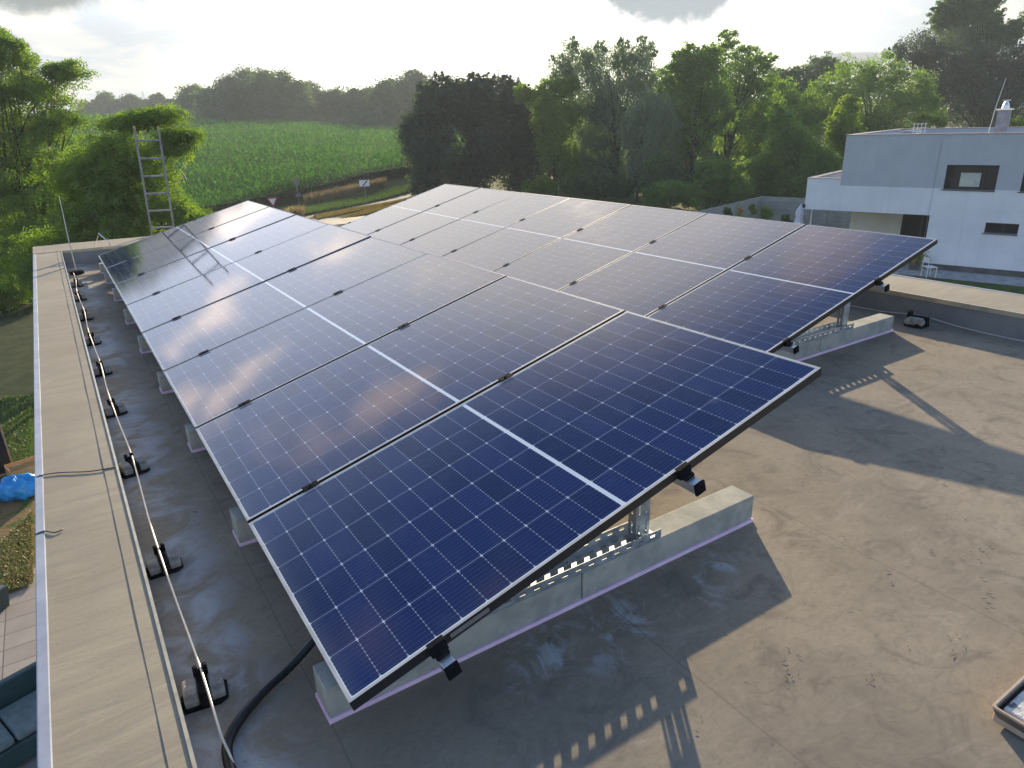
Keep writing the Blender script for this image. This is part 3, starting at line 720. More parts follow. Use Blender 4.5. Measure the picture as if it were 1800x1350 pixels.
# ------------------------------------------------------------------ ground
def poly_ground(name, pts, z, material, kind='structure', sub=1, label=None):
    m = MB(); m.add([(x, y, z) for x, y in pts], [tuple(range(len(pts)))])
    o = m.build(name, material); tag(o, kind=kind)
    if label: o['label'] = label
    return o
ax_ = [-1500, -700, -350, -200, -140, -100, -75, -60, -50, -42] + list(np.arange(-36, 150, 6)) + [160, 180, 210, 250, 300, 380, 500, 800, 1500]
ay_ = [-1500, -500, -200, -100, -60, -40] + list(np.arange(-30, 240, 6)) + [250, 270, 300, 350, 450, 700, 1500]
V = []; Q = []
for y in ay_:
    for x in ax_: V.append((x, y, gz(x, y)))
nx = len(ax_)
for j in range(len(ay_) - 1):
    for i in range(nx - 1): a = j * nx + i; Q.append((a, a + 1, a + nx + 1, a + nx))
tag(fast('ground', V, Q, 'meadow', smooth=True), kind='structure')

def G(px, py):
    v = onground(px, py) if py < 420 else onz(px, py, GZ)
    return (v.x, v.y)
# left yard
poly_ground('lawn', [(-14, 15.5), (-0.9, 15.5), (-0.9, 40), (-14, 40)], GZ + 0.004, 'lawn')
poly_ground('soil', [(-14, 22.6), (-0.9, 22.2), (-0.9, 40), (-14, 40)], GZ + 0.008, 'soil')
poly_ground('worn_lawn', [(-14, 11.1), (-0.9, 11.9), (-0.9, 15.5), (-14, 15.5)], GZ + 0.004, 'worn_lawn')
poly_ground('patio', [(-14, -6), (-0.72, -6), (-0.72, 11.9), (-14, 11.1)], GZ + 0.012, 'paving')
# road and verges past the far side of the yard
def drape(o, z):
    """cut a flat outline into a fine grid and lay it z above the terrain"""
    import bmesh
    bm = bmesh.new(); bm.from_mesh(o.data)
    xs = [v.co.x for v in bm.verts]; ys_ = [v.co.y for v in bm.verts]
    for k in np.arange(min(xs), max(xs), 4.0): bmesh.ops.bisect_plane(bm, geom=bm.verts[:] + bm.edges[:] + bm.faces[:], plane_co=(k, 0, 0), plane_no=(1, 0, 0))
    for k in np.arange(min(ys_), max(ys_), 4.0): bmesh.ops.bisect_plane(bm, geom=bm.verts[:] + bm.edges[:] + bm.faces[:], plane_co=(0, k, 0), plane_no=(0, 1, 0))
    for v in bm.verts: v.co.z = float(gz(v.co.x, v.co.y)) + z
    bm.to_mesh(o.data); bm.free(); return o
def strip(name, p, z, material): return drape(poly_ground(name, [G(*q) for q in p], GZ, material), z + 0.05)
strip('road', [(380, 398), (545, 375.5), (600, 366), (640, 358), (715, 341.5), (745, 336), (800, 328), (800, 333), (745, 344), (715, 351), (640, 363), (600, 369), (560, 379), (545, 384), (380, 430)], 0.008, 'road_asphalt')
strip('verge', [(560, 379), (600, 369), (640, 363), (715, 351), (745, 344), (800, 336), (900, 340), (900, 400), (500, 400)], 0.006, 'leaf_straw')
strip('path', [(545, 387), (600, 384.5), (640, 381), (655, 382.5), (700, 400), (700, 430), (500, 430)], 0.012, 'gravel')

# blades: numpy strips
def blades(P0, L, wdt, lean, nseg=2, updir=0.8, droop=0.5):
    """P0 (n,3) roots; returns verts, quads for arching blades"""
    n = len(P0); az = rng.uniform(0, 2 * np.pi, n); L = np.broadcast_to(L, n); wdt = np.broadcast_to(wdt, n)
    h = np.stack([np.cos(az), np.sin(az), np.zeros(n)], 1); sd_ = np.stack([-np.sin(az), np.cos(az), np.zeros(n)], 1)
    lv = np.broadcast_to(lean, n); V = []
    for k in range(nseg + 1):
        t = k / nseg
        c = P0 + h * (L * lv * t)[:, None] + np.array([0, 0, 1.0]) * (L * (updir * t - droop * t * t))[:, None]
        wk = wdt * (1 - 0.85 * t ** 1.5) * 0.5
        V += [c - sd_ * wk[:, None], c + sd_ * wk[:, None]]
    V = np.stack(V, 1).reshape(-1, 3); m_ = 2 * (nseg + 1)
    base = (np.arange(n) * m_)[:, None]
    Q = np.concatenate([base + np.array([[2 * k, 2 * k + 1, 2 * k + 3, 2 * k + 2]]) for k in range(nseg)], 1).reshape(-1, 4)
    return V, Q
# corn field (nobody could count the plants)
NEAR = [(40, 470), (200, 430), (330, 397), (500, 362), (560, 350), (650, 324), (715, 312), (800, 300), (900, 290)]
FAR = [(900, 241), (740, 236.5), (600, 231), (450, 227), (300, 222.5), (150, 216), (60, 213)]
FP = np.array([G(*q) if q[1] > 300 or True else 0 for q in NEAR + FAR])
def inside(x, y, P):
    r = np.zeros(x.shape, bool); j = len(P) - 1
    for i in range(len(P)):
        xi, yi = P[i]; xj, yj = P[j]
        c = ((yi > y) != (yj > y)) & (x < (xj - xi) * (y - yi) / (yj - yi + 1e-12) + xi); r ^= c; j = i
    return r
P = []; Ls = []; y = FP[:, 1].min()
while y < FP[:, 1].max():
    t0 = max(y - 60, 0); sp = 0.48 + t0 * 0.011
    x = np.arange(FP[:, 0].min(), FP[:, 0].max(), sp * 0.55)
    x = x + rng.uniform(-.2, .2, len(x)) * sp; yy = y + rng.uniform(-.35, .35, len(x)) * sp
    k = inside(x, yy, FP); x, yy = x[k], yy[k]
    P.append(np.stack([x, yy, gz(x, yy) + 0.22 * np.sin(x * 0.21 + yy * 0.05) * np.sin(yy * 0.13 - x * 0.04) + 0.12 * np.sin(x * 0.6 - yy * 0.33)], 1)); Ls.append(np.full(len(x), 0.85 + t0 * 0.005)); y += sp
P = np.concatenate(P); Ls = np.concatenate(Ls)
VV = []; QQ = []; off = 0; TT = []
edge = P[:, 0] * -0.696 + P[:, 1] * 0.718 < 46
for j in range(6):
    hgt = [0.5, 0.9, 1.2, 1.45, 1.65, 1.75][j]
    P0 = P + np.array([0, 0, 1.0]) * (hgt + rng.uniform(-.15, .15, len(P)))[:, None]; L_ = Ls
    if j < 2: P0 = P0[edge]; L_ = Ls[edge]
    v, q = blades(P0, L_ * rng.uniform(.8, 1.2, len(P0)), 0.11 + (L_ - 0.85) * 0.22, rng.uniform(.45, .8, len(P0)), 2, 0.95, 0.75)
    VV.append(v); QQ.append(q + off); off += len(v); TT.append(np.repeat(rng.uniform(0, 1, len(P0)), 2))
print('corn verts', off, 'plants', len(P))
tag(fast('corn_field', np.concatenate(VV), np.concatenate(QQ), 'leaf_corn', tint=np.concatenate(TT)), kind='stuff')
mat('corn_floor', rough=0.95, spec=0.1, fn=vary((0.025, 0.065, 0.012), (0.05, 0.11, 0.02), 0.6, 6))
m = MB(); m.add([(x, y, 0) for x, y in FP], [tuple(range(len(FP)))]); o = m.build('crop_floor', 'corn_floor'); drape(o, 1.2); tag(o, kind='structure')

def px_scatter(n, poly, z=GZ):
    """scatter n ground points over the quad patch spanned by four ground points"""
    a, b, c, d = [np.array(G(*q)) for q in poly]
    u = rng.uniform(0, 1, n)[:, None]; v = rng.uniform(0, 1, n)[:, None]
    p = (a * (1 - u) + b * u) * (1 - v) + (d * (1 - u) + c * u) * v
    return np.stack([p[:, 0], p[:, 1], gz(p[:, 0], p[:, 1]) + 0.04], 1)
def grass(name, n, polys, L, wdt, material, lean=0.4, updir=0.95, droop=0.25, cat=None):
    P0 = np.concatenate([px_scatter(n // len(polys), p) for p in polys])
    v, q = blades(P0, L * rng.uniform(.6, 1.3, len(P0)), wdt, rng.uniform(.15, lean, len(P0)), 2, updir, droop)
    return tag(fast(name, v, q, material, tint=np.repeat(rng.uniform(0, 1, len(P0)), 2)), kind='stuff')
grass('tall_dry_grass', 7000, [((535, 366), (675, 334), (680, 328), (540, 358))], 1.25, 0.06, 'leaf_dry', 0.35)
grass('verge_grass', 22000, [((480, 392), (720, 341), (735, 326), (480, 372)), ((470, 395), (600, 368), (600, 352), (470, 378))], 0.40, 0.09, 'leaf_grass', 0.5)
grass('straw_grass', 26000, [((560, 388), (735, 350), (745, 345.5), (552, 381.5)), ((590, 392), (760, 352), (790, 340), (640, 372))], 0.22, 0.07, 'leaf_straw', 0.6)
grass('weeds', 500, [((505, 388), (535, 385), (535, 380), (505, 383))], 1.1, 0.09, 'leaf_dry', 0.5)

# ------------------------------------------------------------------ signs
def pole(root, h, r=0.03, name='post', m_='post_grey'):
    m = MB(); m.tube([(0, 0, 0), (0, 0, h)], r, 10); return m.build(name, m_, root, smooth=False)
def facing(x, y): return math.atan2(CAM.y - y, CAM.x - x) + math.pi / 2
p = at(479, 353, 60); x, y = p.x, p.y; hz = p.z - GZ
root = empty('yield_sign', (x, y, GZ), facing(x, y)); tag(root, 'triangular yield sign with red border standing before the corn', 'road sign')
pole(root, hz + 0.3)
def tri(r, yy, t, z0):
    a = [(r * math.cos(R_(q)), r * math.sin(R_(q))) for q in (-90, 30, 150)]
    m = MB(); vs = [(u, yy, v + z0) for u, v in a] + [(u, yy - t, v + z0) for u, v in a]
    m.add(vs, [(0, 1, 2), (5, 4, 3), (0, 3, 4, 1), (1, 4, 5, 2), (2, 5, 3, 0)]); return m
tri(0.55, -0.035, 0.02, hz).build('border_plate', 'paint_red', root)
tri(0.36, -0.058, 0.004, hz).build('white_field', 'paint_white', root)
p = at(521, 322, 67); x, y = p.x, p.y; hz = p.z - GZ
root = empty('road_sign', (x, y, GZ), facing(x, y) + 0.9); tag(root, 'grey sign seen from behind at the corner of the corn field', 'road sign')
pole(root, hz + 0.45, 0.035)
m = MB(); m.box(-0.42, 0.42, -0.05, -0.03, hz - 0.1, hz + 0.5); m.build('sign_plate', 'sign_grey', root)
m = MB(); m.box(-0.42, 0.42, -0.05, -0.03, hz - 1.3, hz - 0.95); m.build('lower_plate', 'sign_grey', root)
p = at(640.5, 322, 63); x, y = p.x, p.y; hz = p.z - GZ
root = empty('road_sign', (x, y, GZ), facing(x, y)); tag(root, 'white rectangular road sign with black diagonal bar beside the road', 'road sign')
pole(root, hz)
m = MB(); m.box(-0.45, 0.45, -0.055, -0.035, hz - 0.28, hz + 0.28); m.build('sign_plate', 'paint_white', root)
m = MB(); m.add([(-0.22, -0.060, hz - 0.24), (-0.10, -0.060, hz - 0.24), (0.34, -0.060, hz + 0.24), (0.20, -0.060, hz + 0.24)], [(0, 1, 2, 3)]); m.build('diagonal_bar', 'stripe_black', root)

# ------------------------------------------------------------------ trees
def leaves(C, N, size, aspect, up=0.35, hang=0.0, outward=None):
    """quads at centres C with normals N"""
    n = len(C); r = unit(rng.normal(size=(n, 3)))
    t = unit(np.cross(N, r)); 
    if hang: t = unit(t * (1 - hang) + np.array([0, 0, -1.0]) * hang)
    b = unit(np.cross(N, t)); s = (size * rng.uniform(.6, 1.35, n))[:, None]
    L = t * s; W = b * s * aspect
    V = np.stack([C - L * .5, C + W * .5 - L * .05, C + L * .5, C - W * .5 - L * .05], 1).reshape(-1, 3)
    return V, np.arange(n * 4).reshape(-1, 4)
def compound(C, N, size):
    """pinnate leaves: a short drooping stalk with paired leaflets"""
    n = len(C); r = unit(rng.normal(size=(n, 3))); t = unit(np.cross(N, r)); t[:, 2] -= 0.25; t = unit(t); b = unit(np.cross(N, t))
    s = (size * rng.uniform(.7, 1.3, n))[:, None]; out = []
    for k, (f, sd_) in enumerate(((-.42, 1), (-.42, -1), (-.14, 1), (-.14, -1), (.14, 1), (.14, -1), (.4, 1), (.4, -1), (.55, 0))):
        o = C + t * s * f - np.array([0, 0, 1.0]) * s * 0.35 * (f + .4) ** 2
        ax = unit(b * sd_ + t * (0.25 if sd_ else 1.0)); pr_ = unit(np.cross(N, ax)); l = s * 0.36; w_ = s * 0.075
        out.append(np.stack([o, o + ax * l * .5 + pr_ * w_, o + ax * l, o + ax * l * .5 - pr_ * w_], 1))
    V = np.stack(out, 1).reshape(-1, 3)
    return V, np.arange(len(V)).reshape(-1, 4)
def ellips(n, shell=0.55):
    d = unit(rng.normal(size=(n, 3))); r = rng.uniform(shell ** 3, 1, n) ** (1 / 3)
    return d * r[:, None]
def tree(name, label, blobs, depth, leaf, material, n_leaf, group=None, clr=0.17, flat=0.75, aspect=0.6, hang=0.0, trunk_px=None, trunk_r=0.16, cat='tree', spread=1.0, limbs=True, per=26, dep=0.9, tint_shift=0.0, shell=0.5, sats=6, comp=False, dens=1.7):
    """blobs: (px, py, r_px[, ry_px]) foliage masses seen in the photo at this depth"""
    cs = []
    sat = []
    for b in blobs:
        r_, y_ = b[2], (b[3] if len(b) > 3 and b[3] else b[2])
        sat.append((b[0], b[1], r_ * (0.84 if comp else 0.98), y_ * (0.84 if comp else 0.96), b[4] if len(b) > 4 else 0))
        for k in range(sats):
            an = random.uniform(0, 2 * math.pi); q = random.uniform(0.62, 1.0); f = random.uniform(0.16, 0.36)
            if math.sin(an) > 0.5 and not hang: continue
            sat.append((b[0] + math.cos(an) * r_ * q, b[1] + math.sin(an) * y_ * q, r_ * f, y_ * f * 0.85, (b[4] if len(b) > 4 else 0) + random.uniform(-.7, .7) * r_ / F_PX * depth))
    blobs = sat
    for b in blobs:
        dd = depth + (b[4] if len(b) > 4 else 0)
        c = np.array(at(b[0], b[1], dd)); r = b[2] / F_PX * dd; ry_ = (b[3] if len(b) > 3 and b[3] else b[2]) / F_PX * dd
        c[2] = c[2]
        cs.append((c, r, ry_))
    xs = np.array([c for c, _, _ in cs]); wts = np.array([r * r for _, r, _ in cs]); cen = (xs * wts[:, None]).sum(0) / wts.sum()
    if trunk_px is not None: b0 = at(trunk_px, 330, depth); bx, by = b0.x, b0.y
    else: bx, by = cen[0], cen[1]
    bz = float(gz(bx, by))
    root = empty(name, (bx, by, bz)); tag(root, label, cat, group)
    o3 = np.array([bx, by, bz])
    vol = np.array([r * r * ry_ for _, r, ry_ in cs]) ** (0.88 if comp else 0.68); vol /= vol.sum()
    C = []; N = []; SH = []
    limb_pts = []
    for (c, r, ry_), f in zip(cs, vol):
        k = max(4, int(n_leaf * dens * f / per)); cc = ellips(k, shell) * np.array([r * dep, r * dep, ry_]) + c
        # ragged outline
        cc += rng.normal(size=cc.shape) * r * (0.20 if comp else 0.13)
        rc = clr * (r + ry_) * spread * rng.uniform(.6, 1.5, k)
        if comp: rc = np.maximum(rc, rng.uniform(0.45, 0.8, k))
        limb_pts += [cc[i] for i in rng.choice(k, min(k, 3 if len(cs) < 12 else 2), replace=False)]
        idx = np.repeat(np.arange(k), per)
        q = ellips(len(idx), 0.1) * rc[idx][:, None] * np.array([1, 1, flat]); pos = cc[idx] + q
        if hang: pos[:, 2] -= rng.uniform(0, 1, len(idx)) ** 1.5 * rc[idx] * 1.6
        outd = unit(pos - c); nn = unit(outd * 0.5 + rng.normal(size=pos.shape) * 0.65 + np.array([0, 0, 0.35]))
        C.append(pos); N.append(nn); SH.append(np.repeat(rng.uniform(0, 1, k), per))
    C = np.concatenate(C); N = np.concatenate(N); SH = np.concatenate(SH)
    keep = C[:, 2] > bz + 0.15; C, N, SH = C[keep], N[keep], SH[keep]
    V, Q = compound(C - o3, N, leaf) if comp else leaves(C - o3, N, leaf, aspect, hang=hang)
    tint = np.clip(SH * 0.6 + rng.uniform(0, 0.4, len(SH)) + tint_shift, 0, 1)
    if comp: tint = np.repeat(tint, 9)
    fast('crown', V, Q, material, root, tint=tint)
    # trunk and limbs
    top = cen - o3; hgt = max(c[2] + ry_ * 0.5 for c, r, ry_ in cs) - bz
    m = MB(); tp = []
    lean = np.array([top[0], top[1]])
    for i in range(7):
        t = i / 6; tp.append((lean[0] * t * t + 0.12 * math.sin(i * 1.7) * t, lean[1] * t * t + 0.1 * math.cos(i * 2.1) * t, -0.1 + hgt * 0.78 * t))
    m.tube(tp, [trunk_r * (1.25 if i == 0 else 1 - 0.13 * i) for i in range(7)], 8)
    if limbs:
        random.shuffle(limb_pts)
        for L_ in limb_pts[:40]:
            e = L_ - o3; k = random.choice((1, 2, 3, 4)); 
            k = min(k, max(1, int(e[2] / (hgt * 0.78) * 6) - 1)); s_ = np.array(tp[k]); mid = s_ * 0.5 + e * 0.5 + np.array([0, 0, 0.08 * np.linalg.norm(e - s_)])
            m.tube([tuple(s_), tuple(mid), tuple(e)], [trunk_r * 0.34, trunk_r * 0.17, trunk_r * 0.04], 5)
    m.build('trunk', 'bark', root, smooth=True)
    return root

# near robinias on the left
tree('locust_tree', 'tall leafy robinia with dead twigs at its top filling the left edge of the photo',
     [(10, 130, 55, 50), (-70, 140, 110, 100), (60, 190, 62, 50), (118, 128, 22, 16), (95, 165, 36, 24), (20, 250, 75, 55), (105, 235, 50, 36), (-90, 300, 150, 120), (50, 330, 90, 60), (128, 300, 55, 38), (10, 440, 110, 80), (100, 400, 60, 50), (-60, 520, 120, 100), (40, 540, 60, 50), (20, 90, 16, 18), (-10, 80, 28, 24)],
     31, 0.38, 'leaf_locust', 15000, clr=0.13, flat=0.26, comp=True, dens=1.0, per=12, sats=9, trunk_px=55, trunk_r=0.2, shell=0.3, group='robinias at the left', dep=1.0)
tree('locust_tree', 'lower spreading robinia behind the ladder',
     [(200, 285, 60, 42), (150, 330, 60, 45), (245, 215, 26, 15), (285, 205, 24, 14), (215, 222, 20, 12), (250, 300, 40, 36), (318, 240, 16, 9), (300, 265, 16, 16), (200, 370, 70, 50), (275, 355, 38, 34), (150, 420, 60, 50), (320, 385, 30, 28), (240, 430, 50, 40), (90, 470, 60, 60), (180, 480, 60, 50), (340, 400, 22, 18), (365, 400, 20, 14)],
     24, 0.30, 'leaf_locust', 12500, clr=0.13, flat=0.26, comp=True, dens=1.0, per=12, sats=9, trunk_px=210, trunk_r=0.13, shell=0.3, group='robinias at the left', dep=1.0, tint_shift=0.1)
# dead twigs
root = empty('dead_branch', at(40, 130, 31)); tag(root, 'bare dead branch sticking out of the top of the left robinia', 'branch')
o3 = at(40, 130, 31)
def pt(px, py): return tuple(at(px, py, 31) - o3)
m = MB(); m.tube([pt(42, 150), pt(33, 105), pt(24, 78), pt(19, 50)], [.03, .022, .014, .005], 5)
m.tube([pt(36, 115), pt(28, 90), pt(26, 70)], [.018, .012, .005], 5); m.tube([pt(35, 108), pt(40, 98), pt(46, 88)], [.018, .012, .005], 5); m.tube([pt(21, 110), pt(20, 92)], [.014, .005], 5); m.tube([pt(42, 122), pt(48, 110)], [.012, .005], 5)
m.build('twigs', 'bark', root)

# dark maples
g = 'dark trees right of the field'
tree('maple_tree', 'dark bushy maple at the right end of the corn field, leftmost of the dark group', [(770, 195, 44, 50), (738, 250, 36, 60), (775, 290, 48, 60), (775, 150, 20, 22), (748, 165, 18, 20), (800, 175, 26, 34), (742, 320, 26, 30), (722, 235, 18, 30), (800, 155, 10, 16)], 66, 0.24, 'leaf_dark', 26000, g, trunk_px=770, clr=0.14, shell=0.3)
tree('maple_tree', 'dark maple with two pointed tops in the middle of the dark group', [(832, 195, 42, 46), (834, 150, 17, 22), (815, 168, 22, 26), (852, 168, 24, 30), (850, 260, 48, 60), (830, 310, 35, 40), (858, 150, 10, 20)], 69, 0.24, 'leaf_dark', 24000, g, trunk_px=838, clr=0.14, shell=0.3)
tree('maple_tree', 'dark maple at the right of the dark group next to the pale willow', [(885, 190, 38, 46), (877, 150, 17, 22), (902, 165, 22, 26), (865, 230, 34, 60), (905, 245, 42, 55), (915, 300, 45, 45), (940, 240, 25, 45), (900, 200, 30, 40)], 72, 0.24, 'leaf_dark', 24000, g, trunk_px=905, clr=0.14, shell=0.3)
# light locusts and willows
tree('broadleaf_tree', 'bright yellow green slender tree between the dark maples and the willow', [(970, 160, 28, 22), (998, 155, 22, 16), (945, 175, 20, 20), (985, 205, 36, 34), (960, 215, 26, 26), (975, 265, 34, 36), (1000, 300, 24, 30), (920, 165, 20, 14)], 67, 0.22, 'leaf_yellow', 22000, trunk_px=977, trunk_r=0.12, clr=0.16)
tree('willow_tree', 'tall grey green willow with several tops in the middle of the tree line', [(1010, 105, 34, 32), (1050, 110, 30, 34), (985, 120, 22, 24), (1090, 95, 24, 26), (1135, 85, 20, 24), (1120, 120, 36, 36), (1040, 160, 50, 46), (1095, 165, 50, 42), (1060, 215, 46, 40), (1030, 255, 36, 44), (1100, 250, 40, 50), (1075, 300, 36, 30)], 70, 0.30, 'leaf_willow', 42000, 'willows', trunk_px=1083, trunk_r=0.2, aspect=0.28, hang=0.45, clr=0.15, shell=0.35)
tree('willow_tree', 'rounded drooping willow in front of the taller willow', [(1150, 195, 34, 34), (1165, 235, 30, 50), (1135, 240, 34, 55), (1110, 220, 20, 30), (1125, 290, 24, 34)], 62, 0.28, 'leaf_willow', 22000, 'willows', trunk_px=1120, trunk_r=0.12, aspect=0.25, hang=0.6, clr=0.16, shell=0.4)
tree('locust_tree', 'tall green robinia with a pale trunk right of the willows', [(1215, 110, 34, 26), (1245, 100, 24, 20), (1190, 140, 26, 30), (1240, 150, 44, 36), (1200, 190, 32, 34), (1255, 200, 36, 36), (1215, 240, 36, 30), (1190, 265, 22, 18)], 63, 0.22, 'leaf_mid', 30000, 'robinias beside the willows', trunk_px=1216, trunk_r=0.2, clr=0.15)
tree('locust_tree', 'airy robinia with a thin feathery top beside the neighbouring garden', [(1280, 70, 20, 20), (1265, 95, 18, 18), (1310, 100, 28, 20), (1345, 105, 20, 14), (1295, 140, 40, 30), (1335, 140, 30, 26), (1310, 190, 44, 34), (1350, 200, 30, 34), (1300, 245, 40, 34), (1350, 260, 34, 40)], 68, 0.20, 'leaf_mid', 26000, 'robinias beside the willows', trunk_px=1272, trunk_r=0.22, clr=0.15, tint_shift=0.2)
gb = 'bushes under the trees'
tree('bush', 'dark bush under the drooping willow', [(1165, 300, 32, 30), (1150, 330, 30, 20), (1185, 325, 28, 24)], 58, 0.2, 'leaf_deep', 9000, gb, cat='bush', trunk_r=0.06)
tree('bush', 'bright green bush left of the pale robinia trunk', [(1185, 340, 30, 18), (1160, 345, 30, 16), (1215, 342, 24, 20)], 55, 0.2, 'leaf_mid', 8000, gb, cat='bush', trunk_r=0.05)
tree('bush', 'bush behind the top corner of the far solar panels', [(1255, 310, 34, 30), (1290, 335, 34, 24), (1240, 340, 24, 20)], 57, 0.2, 'leaf_mid', 10000, gb, cat='bush', trunk_r=0.06)
tree('bush', 'wide bush above the concrete garden fence', [(1330, 305, 40, 28), (1375, 300, 34, 30), (1310, 335, 34, 18), (1360, 335, 40, 16)], 60, 0.2, 'leaf_mid', 14000, gb, cat='bush', trunk_r=0.07)
tree('bush', 'low leafy bush behind the solar panels below the tall willow', [(1050, 325, 30, 18), (1010, 328, 24, 14), (1090, 330, 26, 16)], 62, 0.22, 'leaf_deep', 6000, gb, cat='bush', trunk_r=0.05)
tree('bush', 'low shrub between the panels and the dark maples', [(960, 325, 20, 14), (935, 328, 20, 12)], 64, 0.22, 'leaf_yellow', 2600, gb, cat='bush', trunk_r=0.05)
tree('broadleaf_tree', 'mid green tree filling the gap between the tall willow and the robinia', [(1165, 150, 26, 30), (1175, 200, 34, 36), (1150, 180, 24, 30), (1170, 255, 36, 36), (1200, 290, 30, 26)], 78, 0.26, 'leaf_mid', 12000, 'shady background trees', trunk_px=1172, clr=0.16, tint_shift=-0.1)
tree('broadleaf_tree', 'leafy tree half hidden behind the bright slender tree and the willow', [(940, 215, 30, 34), (1000, 250, 36, 40), (960, 270, 40, 40), (1020, 290, 36, 30), (1050, 270, 36, 34), (915, 190, 20, 22)], 80, 0.28, 'leaf_mid', 14000, 'shady background trees', trunk_px=965, clr=0.16, tint_shift=-0.15)
tree('broadleaf_tree', 'spreading green tree right of the airy robinia above the fence', [(1375, 170, 30, 30), (1365, 215, 36, 36), (1340, 300, 40, 30), (1385, 265, 36, 36), (1410, 235, 30, 30)], 74, 0.26, 'leaf_mid', 15000, 'shady background trees', trunk_px=1372, clr=0.16)
# right hand group
tree('broadleaf_tree', 'dark green tree far behind the white house, left of the round tree', [(1400, 145, 34, 26), (1440, 125, 30, 20), (1370, 150, 26, 30), (1420, 180, 40, 34), (1470, 125, 26, 16), (1455, 112, 14, 12)], 100, 0.32, 'leaf_deep', 16000, 'trees behind the white house', trunk_px=1415)
tree('broadleaf_tree', 'broad round willow-like tree behind the left end of the white house', [(1500, 140, 44, 34), (1550, 130, 40, 30), (1600, 160, 40, 36), (1450, 175, 40, 36), (1520, 190, 70, 50), (1590, 205, 50, 40), (1630, 180, 24, 28), (1410, 200, 34, 34), (1450, 240, 50, 50), (1520, 250, 60, 50), (1645, 195, 18, 20)], 72, 0.24, 'leaf_mid', 48000, 'trees behind the white house', trunk_px=1520, trunk_r=0.3, aspect=0.4, clr=0.13, tint_shift=-0.05)
tree('broadleaf_tree', 'yellow green sapling in front of the round tree beside the house', [(1490, 190, 20, 22), (1480, 225, 26, 30), (1500, 255, 26, 26)], 58, 0.18, 'leaf_yellow', 9000, 'trees behind the white house', trunk_px=1485, trunk_r=0.08)
tree('broadleaf_tree', 'dark mixed tree left of the white house above the fence', [(1390, 250, 34, 34), (1420, 290, 36, 40), (1400, 330, 34, 24), (1445, 300, 30, 40), (1375, 215, 22, 24)], 56, 0.2, 'leaf_mid', 20000, 'trees behind the white house', trunk_px=1405, trunk_r=0.12, tint_shift=-0.2)
tree('poplar_tree', 'very tall dark poplar at the top right corner of the photo', [(1680, 15, 34, 26), (1715, 0, 34, 26), (1745, 20, 20, 26), (1655, 35, 22, 24), (1700, 50, 44, 34), (1790, 45, 20, 18), (1770, 60, 26, 22), (1735, 70, 30, 30)], 88, 0.30, 'leaf_deep', 24000, 'tall trees at the right', trunk_px=1715, trunk_r=0.35, clr=0.12, tint_shift=-0.1)
tree('broadleaf_tree', 'huge dark willow-like tree behind the roof of the white house', [(1620, 90, 46, 32), (1580, 95, 26, 16), (1670, 110, 60, 50), (1730, 130, 60, 50), (1780, 130, 50, 50), (1680, 170, 60, 50), (1740, 190, 60, 46), (1800, 190, 60, 60), (1650, 140, 40, 50), (1840, 110, 60, 60)], 84, 0.28, 'leaf_dark', 60000, 'tall trees at the right', trunk_px=1730, trunk_r=0.4, aspect=0.4, tint_shift=0.35, clr=0.13)
tree('bush', 'pale green shrub showing above the roof right of the chimney', [(1780, 222, 14, 14), (1795, 225, 16, 12), (1770, 230, 10, 8)], 52, 0.2, 'leaf_yellow', 1400, 'shrubs above the house roof', cat='bush', trunk_r=0.05)
tree('bush', 'pale green shrub showing above the roof edge left of the chimney', [(1625, 212, 20, 12), (1650, 216, 16, 9)], 58, 0.2, 'leaf_yellow', 1600, 'shrubs above the house roof', cat='bush', trunk_r=0.05)
# deep background wood closing the right hand side
tree('broadleaf_tree', 'shady tree deep behind the willow and the robinias', [(1170, 250, 50, 50), (1230, 270, 60, 50), (1120, 300, 40, 30), (1290, 280, 50, 50), (1350, 290, 40, 40)], 92, 0.4, 'leaf_deep', 14000, 'shady background trees', trunk_px=1230)
tree('broadleaf_tree', 'shady tree deep behind the yellow green tree', [(1000, 230, 30, 34), (1030, 200, 34, 30), (930, 210, 30, 30), (1060, 240, 40, 30)], 100, 0.4, 'leaf_deep', 7000, 'shady background trees', trunk_px=1000)

# far tree line behind the field
def far_tree(k, px, top, base, wpx, depth, matn, label, group):
    rad = wpx / 2; bl = []; h = base - top
    bl.append((px, top + h * 0.30, rad * 0.85, h * 0.30)); bl.append((px - rad * 0.4, top + h * 0.45, rad * 0.6, h * 0.28)); bl.append((px + rad * 0.45, top + h * 0.48, rad * 0.6, h * 0.28))
    bl.append((px + random.uniform(-.3, .3) * rad, top + h * 0.10, rad * 0.4, h * 0.12)); bl.append((px, top + h * 0.75, rad * 0.9, h * 0.26))
    tree('broadleaf_tree', label, bl, depth, 0.62 * depth / 190, matn, 7500, group, per=16, limbs=False, trunk_r=0.2, clr=0.2, shell=0.3, sats=3)
far = [(343, 152, 56), (372, 158, 50), (402, 138, 56), (432, 123, 58), (462, 126, 54), (490, 128, 56), (520, 142, 52), (545, 147, 44), (570, 163, 48), (597, 160, 48), (622, 158, 46), (650, 156, 50), (676, 142, 46), (697, 140, 44), (716, 126, 46), (738, 130, 44), (765, 150, 44), (800, 150, 50), (850, 160, 56), (905, 158, 60), (950, 165, 60)]
for i, (px, tp_, w_) in enumerate(far):
    far_tree(i, px + random.uniform(-4, 4), tp_, 222 + (px - 330) * 0.033, w_ + 10, 190 + random.uniform(-8, 12), random.choice(['leaf_far', 'leaf_far', 'leaf_deep']), f'tree in the far tree line behind the corn field, {["first","second","third","fourth","fifth","sixth","seventh","eighth","ninth","tenth","eleventh","twelfth","thirteenth","fourteenth","fifteenth","sixteenth","seventeenth","eighteenth","nineteenth","twentieth","twenty first"][i]} from the left', 'far tree line behind the corn field')
